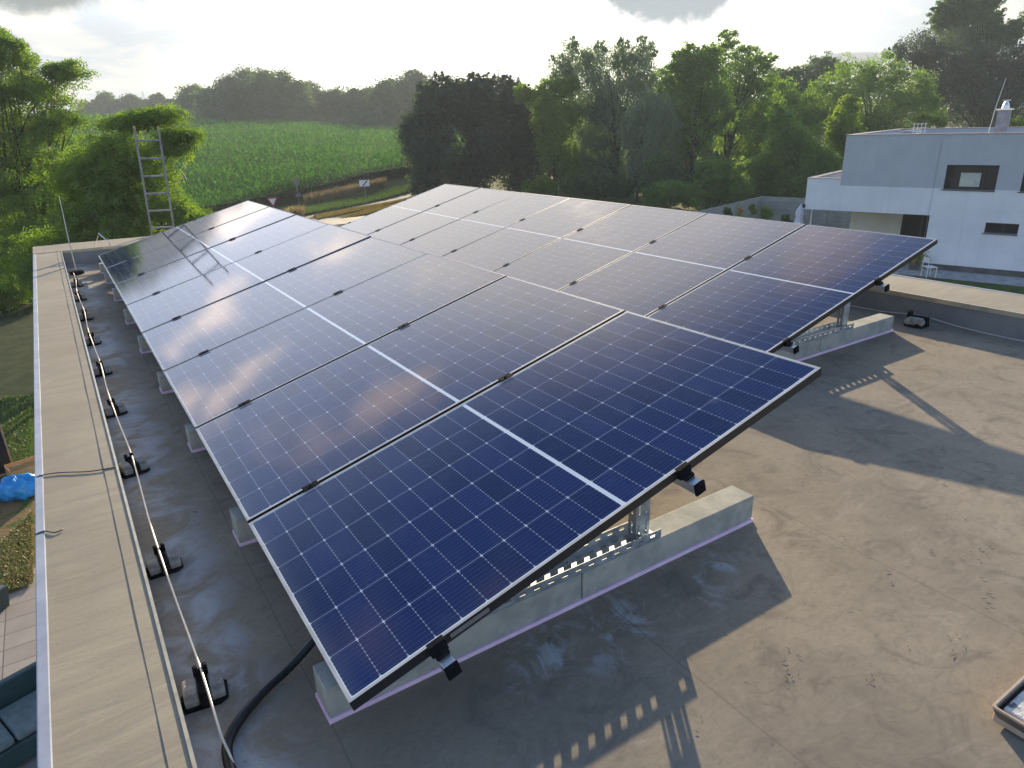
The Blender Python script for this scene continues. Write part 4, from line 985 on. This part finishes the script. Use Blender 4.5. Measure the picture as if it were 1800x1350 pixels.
for i, (px, tp_, w_) in enumerate([(185, 165, 30), (205, 178, 30), (232, 168, 34), (262, 178, 34), (278, 167, 26), (302, 176, 26), (155, 182, 30), (322, 186, 26)]):
    far_tree(i, px, tp_, 208, w_ + 4, 255, 'leaf_far', f'small distant tree on the horizon beyond the ladder, number {ORDN[i]} planted', 'distant trees on the left horizon')
fl = sorted([o for o in col.objects if o.get('group') == 'distant trees on the left horizon'], key=lambda o: o.location.x / o.location.y)
for i, o in enumerate(fl): o['label'] = f'small hazy tree on the left horizon beyond the ladder, {ORDN[i]} from the left'
# undergrowth hedge along the far edge
for i, (px, ty, w_) in enumerate([(330, 196, 60), (400, 192, 90), (480, 190, 90), (560, 190, 90), (640, 192, 90), (710, 192, 80), (790, 192, 90), (870, 192, 90), (250, 196, 70), (180, 198, 80)]):
    dd = 186 if px > 300 else 250
    yb = 217 + (px - 150) * 0.033 if px > 300 else 208 + (px - 150) * 0.05
    tree('hedge_bush', 'x', [(px, yb - 12, w_ / 2, 13), (px + w_ / 4, yb - 4, w_ / 2, 10), (px - w_ / 4, yb - 5, w_ / 2, 10), (px, yb + 2, w_ / 2, 8)], dd, 0.6, 'leaf_far', 6000, 'undergrowth at the far edge of the field', per=14, limbs=False, trunk_r=0.06, cat='bush', tint_shift=-0.3)
fl = sorted([o for o in col.objects if o.get('group') == 'undergrowth at the far edge of the field'], key=lambda o: o.location.x / o.location.y)
for i, o in enumerate(fl): o['label'] = f'dark undergrowth bush at the foot of the far trees, {ORDN[i]} from the left'
# hills on the left horizon
V = []; Q = []
for i in range(60):
    a = R_(-35 + i * 2.2); 
    for j, (r, hh) in enumerate(((420, 1.5), (520, 9), (700, 15), (900, 12))):
        V.append((r * math.sin(a), r * math.cos(a), hh + (2.5 * math.sin(i * 0.5 + j) if j else 0) + (6 if j > 1 else 0) * math.cos(R_(i * 4))))
for i in range(59):
    for j in range(3): q = i * 4 + j; Q.append((q, q + 4, q + 5, q + 1))
mat('hill_fields', rough=0.95, spec=0.1, fn=vary((0.10, 0.12, 0.05), (0.20, 0.18, 0.08), 0.02, 4, stretch=(1, 1, 4)))
tag(fast('hills', V, Q, 'hill_fields', smooth=True), kind='structure')
# pylon + distant pole
def lattice(px, ytop, ybase, depth, name, label, arms):
    b = at(px, ybase, depth); t = at(px, ytop, depth); H = t.z - b.z
    root = empty(name, (b.x, b.y, b.z), facing(b.x, b.y)); tag(root, label, 'pylon')
    m = MB(); w0, w1 = H * 0.10, H * 0.02
    for sx in (-1, 1):
        for sy in (-1, 1): m.tube([(sx * w0, sy * w0, 0), (sx * w1, sy * w1, H)], H * 0.006, 4)
    for k in range(7):
        f0, f1 = k / 7, (k + 1) / 7; a0, a1 = w0 + (w1 - w0) * f0, w0 + (w1 - w0) * f1
        m.tube([(-a0, -a0, H * f0), (a1, -a1, H * f1)], H * 0.004, 4); m.tube([(a0, -a0, H * f0), (-a1, -a1, H * f1)], H * 0.004, 4)
    m.build('lattice_mast', 'post_grey', root)
    if arms:
        m = MB()
        for f, l in ((0.72, 0.28), (0.86, 0.20)): m.tube([(-H * l, 0, H * f), (0, 0, H * (f + .02)), (H * l, 0, H * f)], H * 0.006, 4)
        m.build('cross_arm', 'post_grey', root)
lattice(134, 143, 190, 300, 'power_pylon', 'distant lattice power pylon above the horizon at the left', True)
lattice(256, 160, 190, 280, 'mast', 'thin distant mast on the horizon left of centre', False)

# ------------------------------------------------------------------ neighbour's house
HA = Vector((33.24, 16.37, GZ)); hrot = math.atan2(-0.95863, 0.28466)
house = empty('house', HA, hrot); tag(house, 'modern white and grey flat-roofed two-storey house', 'house')
def Z(z): return z - GZ
def wallbox(name, mt, *b, bevel=0): m = MB(); m.box(*b); return m.build(name, mt, house, bevel=bevel)
def wall_with(name, mt, a0, a1, z0, z1, holes, y0=0.0, t=0.32, par=None):
    m = MB(); hs = sorted(holes); xs = a0
    for (h0, h1, b0, b1) in hs:
        m.box(xs, h0, y0, y0 + t, z0, z1)
        if b0 > z0: m.box(h0, h1, y0, y0 + t, z0, b0)
        if b1 < z1: m.box(h0, h1, y0, y0 + t, b1, z1)
        xs = h1
    m.box(xs, a1, y0, y0 + t, z0, z1)
    return m.build(name, mt, par or house)
zt = 0.60
W1 = (1.37, 3.35, Z(-1.76), Z(-0.69)); W3 = (4.24, 6.2, Z(-1.76), Z(-0.69)); W2 = (3.27, 4.50, Z(-3.57), Z(-3.11))
zg = Z(-1.72)
wall_with('upper_wall', 'house_grey', -3.05, 9.0, zg, Z(zt), [(W1[0], W1[1], zg, W1[3]), (W3[0], W3[1], zg, W3[3])])
wallbox('side_wall', 'house_grey', -3.05, -2.73, 0.325, 9.7, zg, Z(zt))
wallbox('back_wall', 'house_grey', -3.05, 9.0, 9.7, 10.0, zg, Z(zt))
wallbox('far_wall', 'house_grey', 8.7, 9.0, 0.325, 9.7, zg, Z(zt))
wallbox('roof', 'roof_grey', -2.73, 8.7, 0.325, 9.7, Z(-0.2), Z(0.12))
for b in ((-3.09, 9.04, -0.04, 0.36, Z(zt), Z(zt) + 0.035), (-3.09, -2.70, 0.36, 9.66, Z(zt), Z(zt) + 0.035), (-3.09, 9.04, 9.66, 10.04, Z(zt), Z(zt) + 0.035), (8.66, 9.04, 0.36, 9.66, Z(zt), Z(zt) + 0.035)): wallbox('roof_flashing', 'flashing', *b)
# ground floor
wall_with('lower_wall', 'house_white', 1.05, 9.0, 0.28, Z(-2.5), [W2])
wall_with('lower_wall', 'house_white', 1.05, 9.0, Z(-2.5), zg, [(W1[0], W1[1], W1[2], zg), (W3[0], W3[1], W3[2], zg)])
wallbox('plinth', 'plinth_dark', 1.10, 8.95, 0.06, 0.30, -0.1, 0.28)
ztb = Z(-1.42)
wallbox('terrace_front', 'house_white', -4.64, -3.05, 0.0, 0.3, Z(-2.93), ztb)
wallbox('terrace_front_band', 'house_white', -3.05, 1.05, 0.0, 0.3, Z(-2.93), zg)
wallbox('terrace_side', 'house_white', -4.64, -4.36, 0.3, 7.0, Z(-2.93), ztb)
wallbox('terrace_floor', 'roof_grey', -4.36, 1.05, 0.3, 7.0, Z(-2.93), Z(-1.75))
wallbox('terrace_flashing', 'flashing', -4.67, -3.05, -0.03, 0.33, ztb, ztb + 0.03)
wallbox('terrace_flashing', 'flashing', -4.67, -4.33, 0.33, 7.0, ztb, ztb + 0.03)
wallbox('recess_wall', 'house_cream', -3.05, -0.6, 2.6, 2.9, 0, Z(-2.93))
wallbox('recess_side_wall', 'house_white', 1.05, 1.37, 0.325, 2.9, 0.0, Z(-2.93))
wallbox('ground_floor_core', 'house_cream', -3.05, 8.9, 3.1, 9.6, 0, Z(-2.94))
def window(a0, a1, z0, z1, y=0.12, split=None, painted_reflection=None, sill=True, nm='window'):
    f = MB(); t = 0.055
    f.box(a0, a1, y, y + 0.07, z0, z0 + t); f.box(a0, a1, y, y + 0.07, z1 - t, z1); f.box(a0, a0 + t, y, y + 0.07, z0 + t, z1 - t); f.box(a1 - t, a1, y, y + 0.07, z0 + t, z1 - t)
    if split: f.box(split - 0.05, split + 0.05, y - 0.005, y + 0.072, z0 + t, z1 - t)
    f.box(a0, a1, 0.0 + y - 0.10, y, z1 - 0.03, z1 - 0.001)
    fr = f.build(nm, 'frame_dark', house)
    g_ = MB(); g_.box(a0 + t, a1 - t, y + 0.03, y + 0.036, z0 + t, z1 - t); g_.build('pane', 'window_glass', fr)
    m = MB(); m.box(a0 + 0.01, a1 - 0.01, y + 0.09, y + 0.6, z0 + 0.01, z1 - 0.01, 0); 
    m.build('dark_interior', 'frame_dark', fr)
    if painted_reflection:
        m = MB(); m.box(*painted_reflection[:2], y + 0.022, y + 0.029, *painted_reflection[2:]); m.build('reflection_plate', 'painted_reflection', fr)  # thin pale plate imitates a light building mirrored in the pane
    if sill: m = MB(); m.box(a0 - 0.06, a1 + 0.02, -0.05, y, z0 - 0.035, z0 - 0.001); m.build('sill', 'frame_dark', fr, bevel=0.004)
    return fr
window(*W1, split=2.85, painted_reflection=(1.95, 2.72, W1[2] + 0.14, W1[3] - 0.34))
window(*W3, split=5.7); window(*W2, split=3.95)
window(-0.6, 1.05, 0.05, Z(-2.95), y=2.62, split=0.3, sill=False, nm='glass_door')
# downpipe and lightning conductor on facade
m = MB(); m.tube([(1.0, -0.012, Z(zt) - 0.2), (0.98, -0.012, 0.5)], 0.006, 6); m.build('conductor', 'roof_grey', house)
m = MB(); m.box(2.55, 3.02, 2.6, 3.07, Z(0.1), Z(1.52)); ch_ = m.build('chimney', 'chimney_grey', house)
m = MB(); m.box(2.47, 3.10, 2.52, 3.15, Z(1.52), Z(1.58)); m.build('chimney_cap', 'steel', ch_)
m = MB(); m.tube([(2.785, 2.835, Z(1.58)), (2.785, 2.835, Z(1.72)), (2.785, 2.835, Z(1.86))], [.16, .13, .08], 14); m.tube([(2.785, 2.835, Z(1.86)), (2.785, 2.835, Z(1.90))], .07, 12); m.tube([(2.785, 2.835, Z(1.91)), (2.785, 2.835, Z(1.95))], .15, 14); m.build('cowl', 'steel', ch_)
m = MB(); m.tube([(2.35, 2.4, Z(0.2)), (2.45, 2.45, Z(1.6)), (2.62, 2.5, Z(2.85))], [.018, .014, .008], 6); m.tube([(2.35, 2.4, Z(0.12)), (2.35, 2.4, Z(0.2))], .14, 12); m.build('rod', 'steel', house)
m = MB()
for k in range(4): m.tube([(-0.55 + 0.16 * k, 1.6, Z(0.62)), (-0.55 + 0.16 * k, 1.6, Z(1.08))], 0.012, 5)
for z in (0.70, 0.86, 1.02): m.tube([(-0.62, 1.6, Z(z)), (0.02, 1.6, Z(z))], 0.010, 5)
m.tube([(-0.3, 1.6, Z(0.12)), (-0.3, 1.62, Z(0.8)), (-0.95, 1.62, Z(0.72)), (-1.05, 1.62, Z(0.64)), (-0.9, 1.62, Z(0.56)), (-0.3, 1.62, Z(0.62))], 0.013, 5)
m.build('antenna', 'paint_white', house)
for k in range(9): 
    m = MB(); m.box(-2.2 + k * 1.15, -2.1 + k * 1.15, 9.45, 9.6, Z(0.12), Z(0.55) if k % 3 == 0 else Z(0.22)); 
    if k % 3: m.build('roof_weight', 'black_plastic', house)
m = MB(); m.box(-4.72, -4.60, -0.06, 0.02, Z(-2.86), Z(-2.70)); m.build('wall_lamp', 'black_plastic', house)
m = MB(); m.tube([(-4.62, 1.2, 0), (-4.62, 1.2, Z(-2.93))], 0.04, 8); m.build('porch_post', 'paint_white', house)

# strip between the two buildings
def HP(a, b): v = house.matrix_basis @ Vector((a, b, 0)); return (v.x, v.y)
house.matrix_basis = Matrix.Translation(HA) @ Matrix.Rotation(hrot, 4, 'Z')
poly_ground('gravel_strip', [HP(-8, -1.9), HP(12, -1.9), HP(12, 0.05), HP(1.1, 0.05), HP(1.1, 3), HP(-8, 3)], GZ + 0.012, 'gravel')
poly_ground('lawn', [HP(-16, -30), HP(14, -30), HP(14, -1.9), HP(-16, -1.9)], GZ + 0.004, 'lawn')
# garden fence of concrete panels
def fence_run(p0, p1, name, label, h=1.85, n=5):
    a = Vector((*p0, GZ)); b = Vector((*p1, GZ)); d = b - a; L_ = d.length; rz_ = math.atan2(d.y, d.x)
    root = empty(name, a, rz_); tag(root, label, 'fence', 'concrete panel fences around the neighbouring garden')
    for k in range(n):
        x0 = L_ * k / n; x1 = L_ * (k + 1) / n
        m = MB(); m.box(x0 + 0.06, x1 - 0.06, -0.03, 0.03, 0, h); m.build('fence_panel', 'fence_concrete', root)
    for k in range(n + 1):
        m = MB(); m.box(L_ * k / n - 0.06, L_ * k / n + 0.06, -0.06, 0.06, 0, h + 0.03); m.build('fence_post', 'fence_concrete', root, bevel=0.01)
c0_ = onz(1340, 345, GZ + 1.85); c1_ = onz(1225, 372, GZ + 1.85); c2_ = onz(1445, 350, GZ + 1.85)
fence_run((c1_.x, c1_.y), (c0_.x, c0_.y), 'garden_fence', 'concrete panel garden fence running away behind the solar panels', n=5)
dirv = Vector((c2_.x - c0_.x, c2_.y - c0_.y)); e2 = (c0_.x + dirv.x * 2.2, c0_.y + dirv.y * 2.2)
fence_run((c0_.x, c0_.y), e2, 'garden_fence', 'concrete panel garden fence ending behind the white house terrace', n=4)
# closed parasol, shrubs and stool in that garden
p = at(1405, 385, 38); root = empty('parasol', (p.x, p.y, GZ)); tag(root, 'closed white garden parasol in front of the concrete fence', 'parasol')
m = MB(); m.tube([(0, 0, 0), (0, 0, 2.45)], 0.03, 8); m.build('pole', 'paint_white', root)
V = []; Q = []; prof = [(0.85, 0.24), (1.2, 0.27), (1.5, 0.20), (1.75, 0.15), (2.0, 0.20), (2.2, 0.13), (2.4, 0.03)]
for z, r in prof:
    for k in range(24): a = 2 * math.pi * k / 24; rr_ = r * (1 + 0.22 * math.cos(8 * a)); V.append((rr_ * math.cos(a), rr_ * math.sin(a), z))
for i in range(len(prof) - 1):
    for k in range(24): a = i * 24 + k; b = i * 24 + (k + 1) % 24; Q.append((a, b, b + 24, a + 24))
fast('folded_canopy', V, Q, 'fabric_white', root, smooth=True)
for i, (px, py, rr0, mm_, lab) in enumerate([(1278, 372, 6, 'leaf_deep', 'small dark shrub at the left end of the garden fence'), (1322, 365, 5, 'leaf_mid', 'slim young shrub tied before the garden fence'), (1345, 372, 9, 'leaf_mid', 'round green shrub in the corner of the garden fence'), (1380, 384, 7, 'leaf_deep', 'low shrub left of the closed parasol')]):
    tree('garden_shrub', lab, [(px, py, rr0, rr0), (px + 3, py + 6, rr0 * 1.1, rr0 * .8)], 40, 0.12, mm_, 900, 'garden shrubs by the fence', cat='shrub', per=12, trunk_r=0.02, limbs=False)
p = at(1301, 372, 40); root = empty('flowering_plant', (p.x, p.y, GZ)); tag(root, 'small plant with red flowers before the garden fence', 'plant')
v_, q_ = leaves(rng.normal(size=(160, 3)) * np.array([.12, .12, .25]) + np.array([0, 0, p.z - GZ - .2]), unit(rng.normal(size=(160, 3))), 0.12, .6); fast('leaves', v_, q_, 'leaf_mid', root, tint=rng.uniform(0, 1, 160))
v_, q_ = leaves(rng.normal(size=(40, 3)) * np.array([.08, .08, .1]) + np.array([0, 0, p.z - GZ + .1]), unit(rng.normal(size=(40, 3))), 0.10, .8); fast('flowers', v_, q_, 'flower_red', root)
m = MB(); m.tube([(0, 0, 0), (0, 0, p.z - GZ)], 0.02, 5); m.build('stem', 'bark', root)
# flower pot near the corner of the house
p = onz(1606, 474, GZ); root = empty('flower_pot', (p.x, p.y, GZ)); tag(root, 'pot of red and yellow flowers by the house wall behind the panel corner', 'flower pot')
m = MB(); m.tube([(0, 0, 0), (0, 0, 0.35)], [.2, .26], 14); m.build('pot', 'plinth_dark', root)
for nm_, mm_, n_, sc in (('leaves', 'leaf_mid', 260, .30), ('red_flowers', 'flower_red', 70, .28), ('yellow_flowers', 'flower_yellow', 60, .30)):
    v_, q_ = leaves(rng.normal(size=(n_, 3)) * sc * np.array([.8, .8, .6]) + np.array([0, 0, .6]), unit(rng.normal(size=(n_, 3))), 0.12, .7); fast(nm_, v_, q_, mm_, root, tint=rng.uniform(0, 1, n_))
p = onz(1631, 487, GZ); root = empty('garden_chair', (p.x, p.y, GZ), 1.0); tag(root, 'small white metal garden chair on the gravel by the house', 'chair')
for nm_, pts in (('leg', [(-.22, -.2, 0), (-.22, -.2, .45)]), ('leg', [(.22, -.2, 0), (.22, -.2, .45)]), ('leg', [(-.22, .2, 0), (-.22, .2, .9)]), ('leg', [(.22, .2, 0), (.22, .2, .9)])):
    m = MB(); m.tube(pts, 0.02, 6); m.build(nm_, 'paint_white', root)
m = MB(); m.box(-.25, .25, -.23, .23, .45, .48); m.build('seat', 'paint_white', root)
m = MB(); m.box(-.22, .22, .19, .21, .68, .9); m.build('backrest', 'paint_white', root)

# ------------------------------------------------------------------ left yard things
# blue bag
p = onz(38, 872, GZ); root = empty('rubbish_bag', (p.x, p.y, GZ)); root.scale = (0.82, 0.82, 0.85); tag(root, 'bulging bright blue plastic bag lying beside the cardboard box', 'bag')
V = []; Q = []; nu, nv = 40, 22
for j in range(nv + 1):
    ph = math.pi * j / nv
    for i in range(nu):
        a = 2 * math.pi * i / nu
        r = 1 + 0.10 * math.sin(3 * a + 2 * ph) + 0.07 * math.sin(7 * a + 5 * ph) + 0.05 * math.sin(11 * a - 9 * ph)
        V.append((0.52 * r * math.sin(ph) * math.cos(a) - 0.0, 0.42 * r * math.sin(ph) * math.sin(a), max(0.0, 0.24 + 0.30 * r * math.cos(ph))))
for j in range(nv):
    for i in range(nu): a = j * nu + i; b = j * nu + (i + 1) % nu; Q.append((a, b, b + nu, a + nu))
fast('bag_body', V, Q, 'bag_blue', root, smooth=True)
m = MB(); m.tube([(-0.42, 0.0, 0.30), (-0.62, 0.04, 0.40), (-0.72, 0.05, 0.36)], [0.12, 0.07, 0.11], 10); m.build('tied_neck', 'bag_blue', root, smooth=True)
p = onz(52, 838, GZ); root = empty('cardboard_box', (p.x, p.y, GZ), 0.25); tag(root, 'open brown cardboard box on the grass behind the blue bag', 'box')
m = MB()
m.box(-.35, .35, -.25, -.24, 0.01, .35); m.box(-.35, .35, .24, .25, 0.01, .35); m.box(-.35, -.34, -.24, .24, 0.01, .35); m.box(.34, .35, -.24, .24, 0.01, .35); m.box(-.34, .34, -.24, .24, 0.01, .02)
m.build('carton', 'cardboard', root)
m = MB(); m.box(-.35, .35, -.011, 0, 0, .22, M=Matrix.Translation((0, -.25, .35)) @ Matrix.Rotation(R_(40), 4, 'X')); m.build('flap', 'cardboard', root)
# glazed frame leaning at the left edge
p = onz(20, 828, GZ); root = empty('glazed_frame', (p.x - 0.35, p.y - 0.2, GZ), 0.15); tag(root, 'dark framed glass panel standing on the grass at the left edge', 'glass frame')
Mx = Matrix.Rotation(R_(-8), 4, 'X')
m = MB(); m.box(-.45, -.41, -.02, .02, 0, 1.9, M=Mx); m.box(.41, .45, -.02, .02, 0, 1.9, M=Mx); m.box(-.41, .41, -.02, .02, 1.85, 1.9, M=Mx); m.box(-.41, .41, -.02, .02, 0, .05, M=Mx); m.build('frame', 'wood_post', root)
m = MB(); m.box(-.41, .41, -.006, .006, .05, 1.85, M=Mx); m.build('pane', 'window_glass', root)
# planter and resin garden sofa
p = onz(8, 1068, GZ); root = empty('planter', (p.x - 0.1, p.y, GZ)); tag(root, 'small dark green planter on the edge of the paving', 'planter')
m = MB(); m.tube([(0, 0, 0), (0, 0, .38)], [.17, .23], 4); m.build('pot', 'resin_green', root)
m = MB(); m.tube([(0, 0, .375), (0, 0, .385)], [.2, .2], 4); m.build('soil', 'plinth_dark', root)
p = onz(34, 1318, GZ); root = empty('garden_sofa', (p.x - 0.05, p.y, GZ), 0.35); tag(root, 'dark green resin garden sofa with grey cushions on the paving', 'sofa')
m = MB(); m.box(-.75, .75, -.38, .38, .08, .36); m.build('base', 'resin_green', root, bevel=.02)
m = MB(); m.box(-.75, .75, .30, .40, .36, .78); m.build('backrest', 'resin_green', root, bevel=.02)
for s in (-1, 1): m = MB(); m.box(s * .70 - .06, s * .70 + .06, -.38, .30, .36, .58); m.build('armrest', 'resin_green', root, bevel=.02)
for s in (-1, 1): m = MB(); m.box(s * .32 - .31, s * .32 + .31, -.36, .28, .365, .48); m.build('cushion', 'cushion', root, bevel=.04)

grass('lawn_tufts', 9000, [((5, 770), (56, 770), (56, 700), (5, 700)), ((5, 830), (56, 830), (56, 770), (5, 770))], 0.10, 0.02, 'leaf_grass', 0.6)
grass('worn_tufts', 2600, [((2, 1050), (60, 1030), (60, 900), (2, 960))], 0.07, 0.022, 'leaf_dry', 0.7)
grass('worn_green_tufts', 1800, [((2, 1050), (60, 1030), (60, 900), (2, 960))], 0.08, 0.02, 'leaf_grass', 0.7)

# ------------------------------------------------------------------ the evening air
hm = bpy.data.materials.new('haze'); hm.use_nodes = True; hm.node_tree.nodes.clear(); t = NT(hm.node_tree)
pv = t.n.new('ShaderNodeVolumePrincipled'); pv.inputs['Color'].default_value = (0.80, 0.90, 1.0, 1); pv.inputs['Density'].default_value = 0.00065; pv.inputs['Anisotropy'].default_value = 0.15
ov = t.n.new('ShaderNodeOutputMaterial'); t.l.new(pv.outputs[0], ov.inputs['Volume']); MATS['haze'] = hm
m = MB(); m.box(-320, 420, -60, 460, GZ - 1.2, 26); o = m.build('haze', 'haze'); tag(o, kind='stuff')
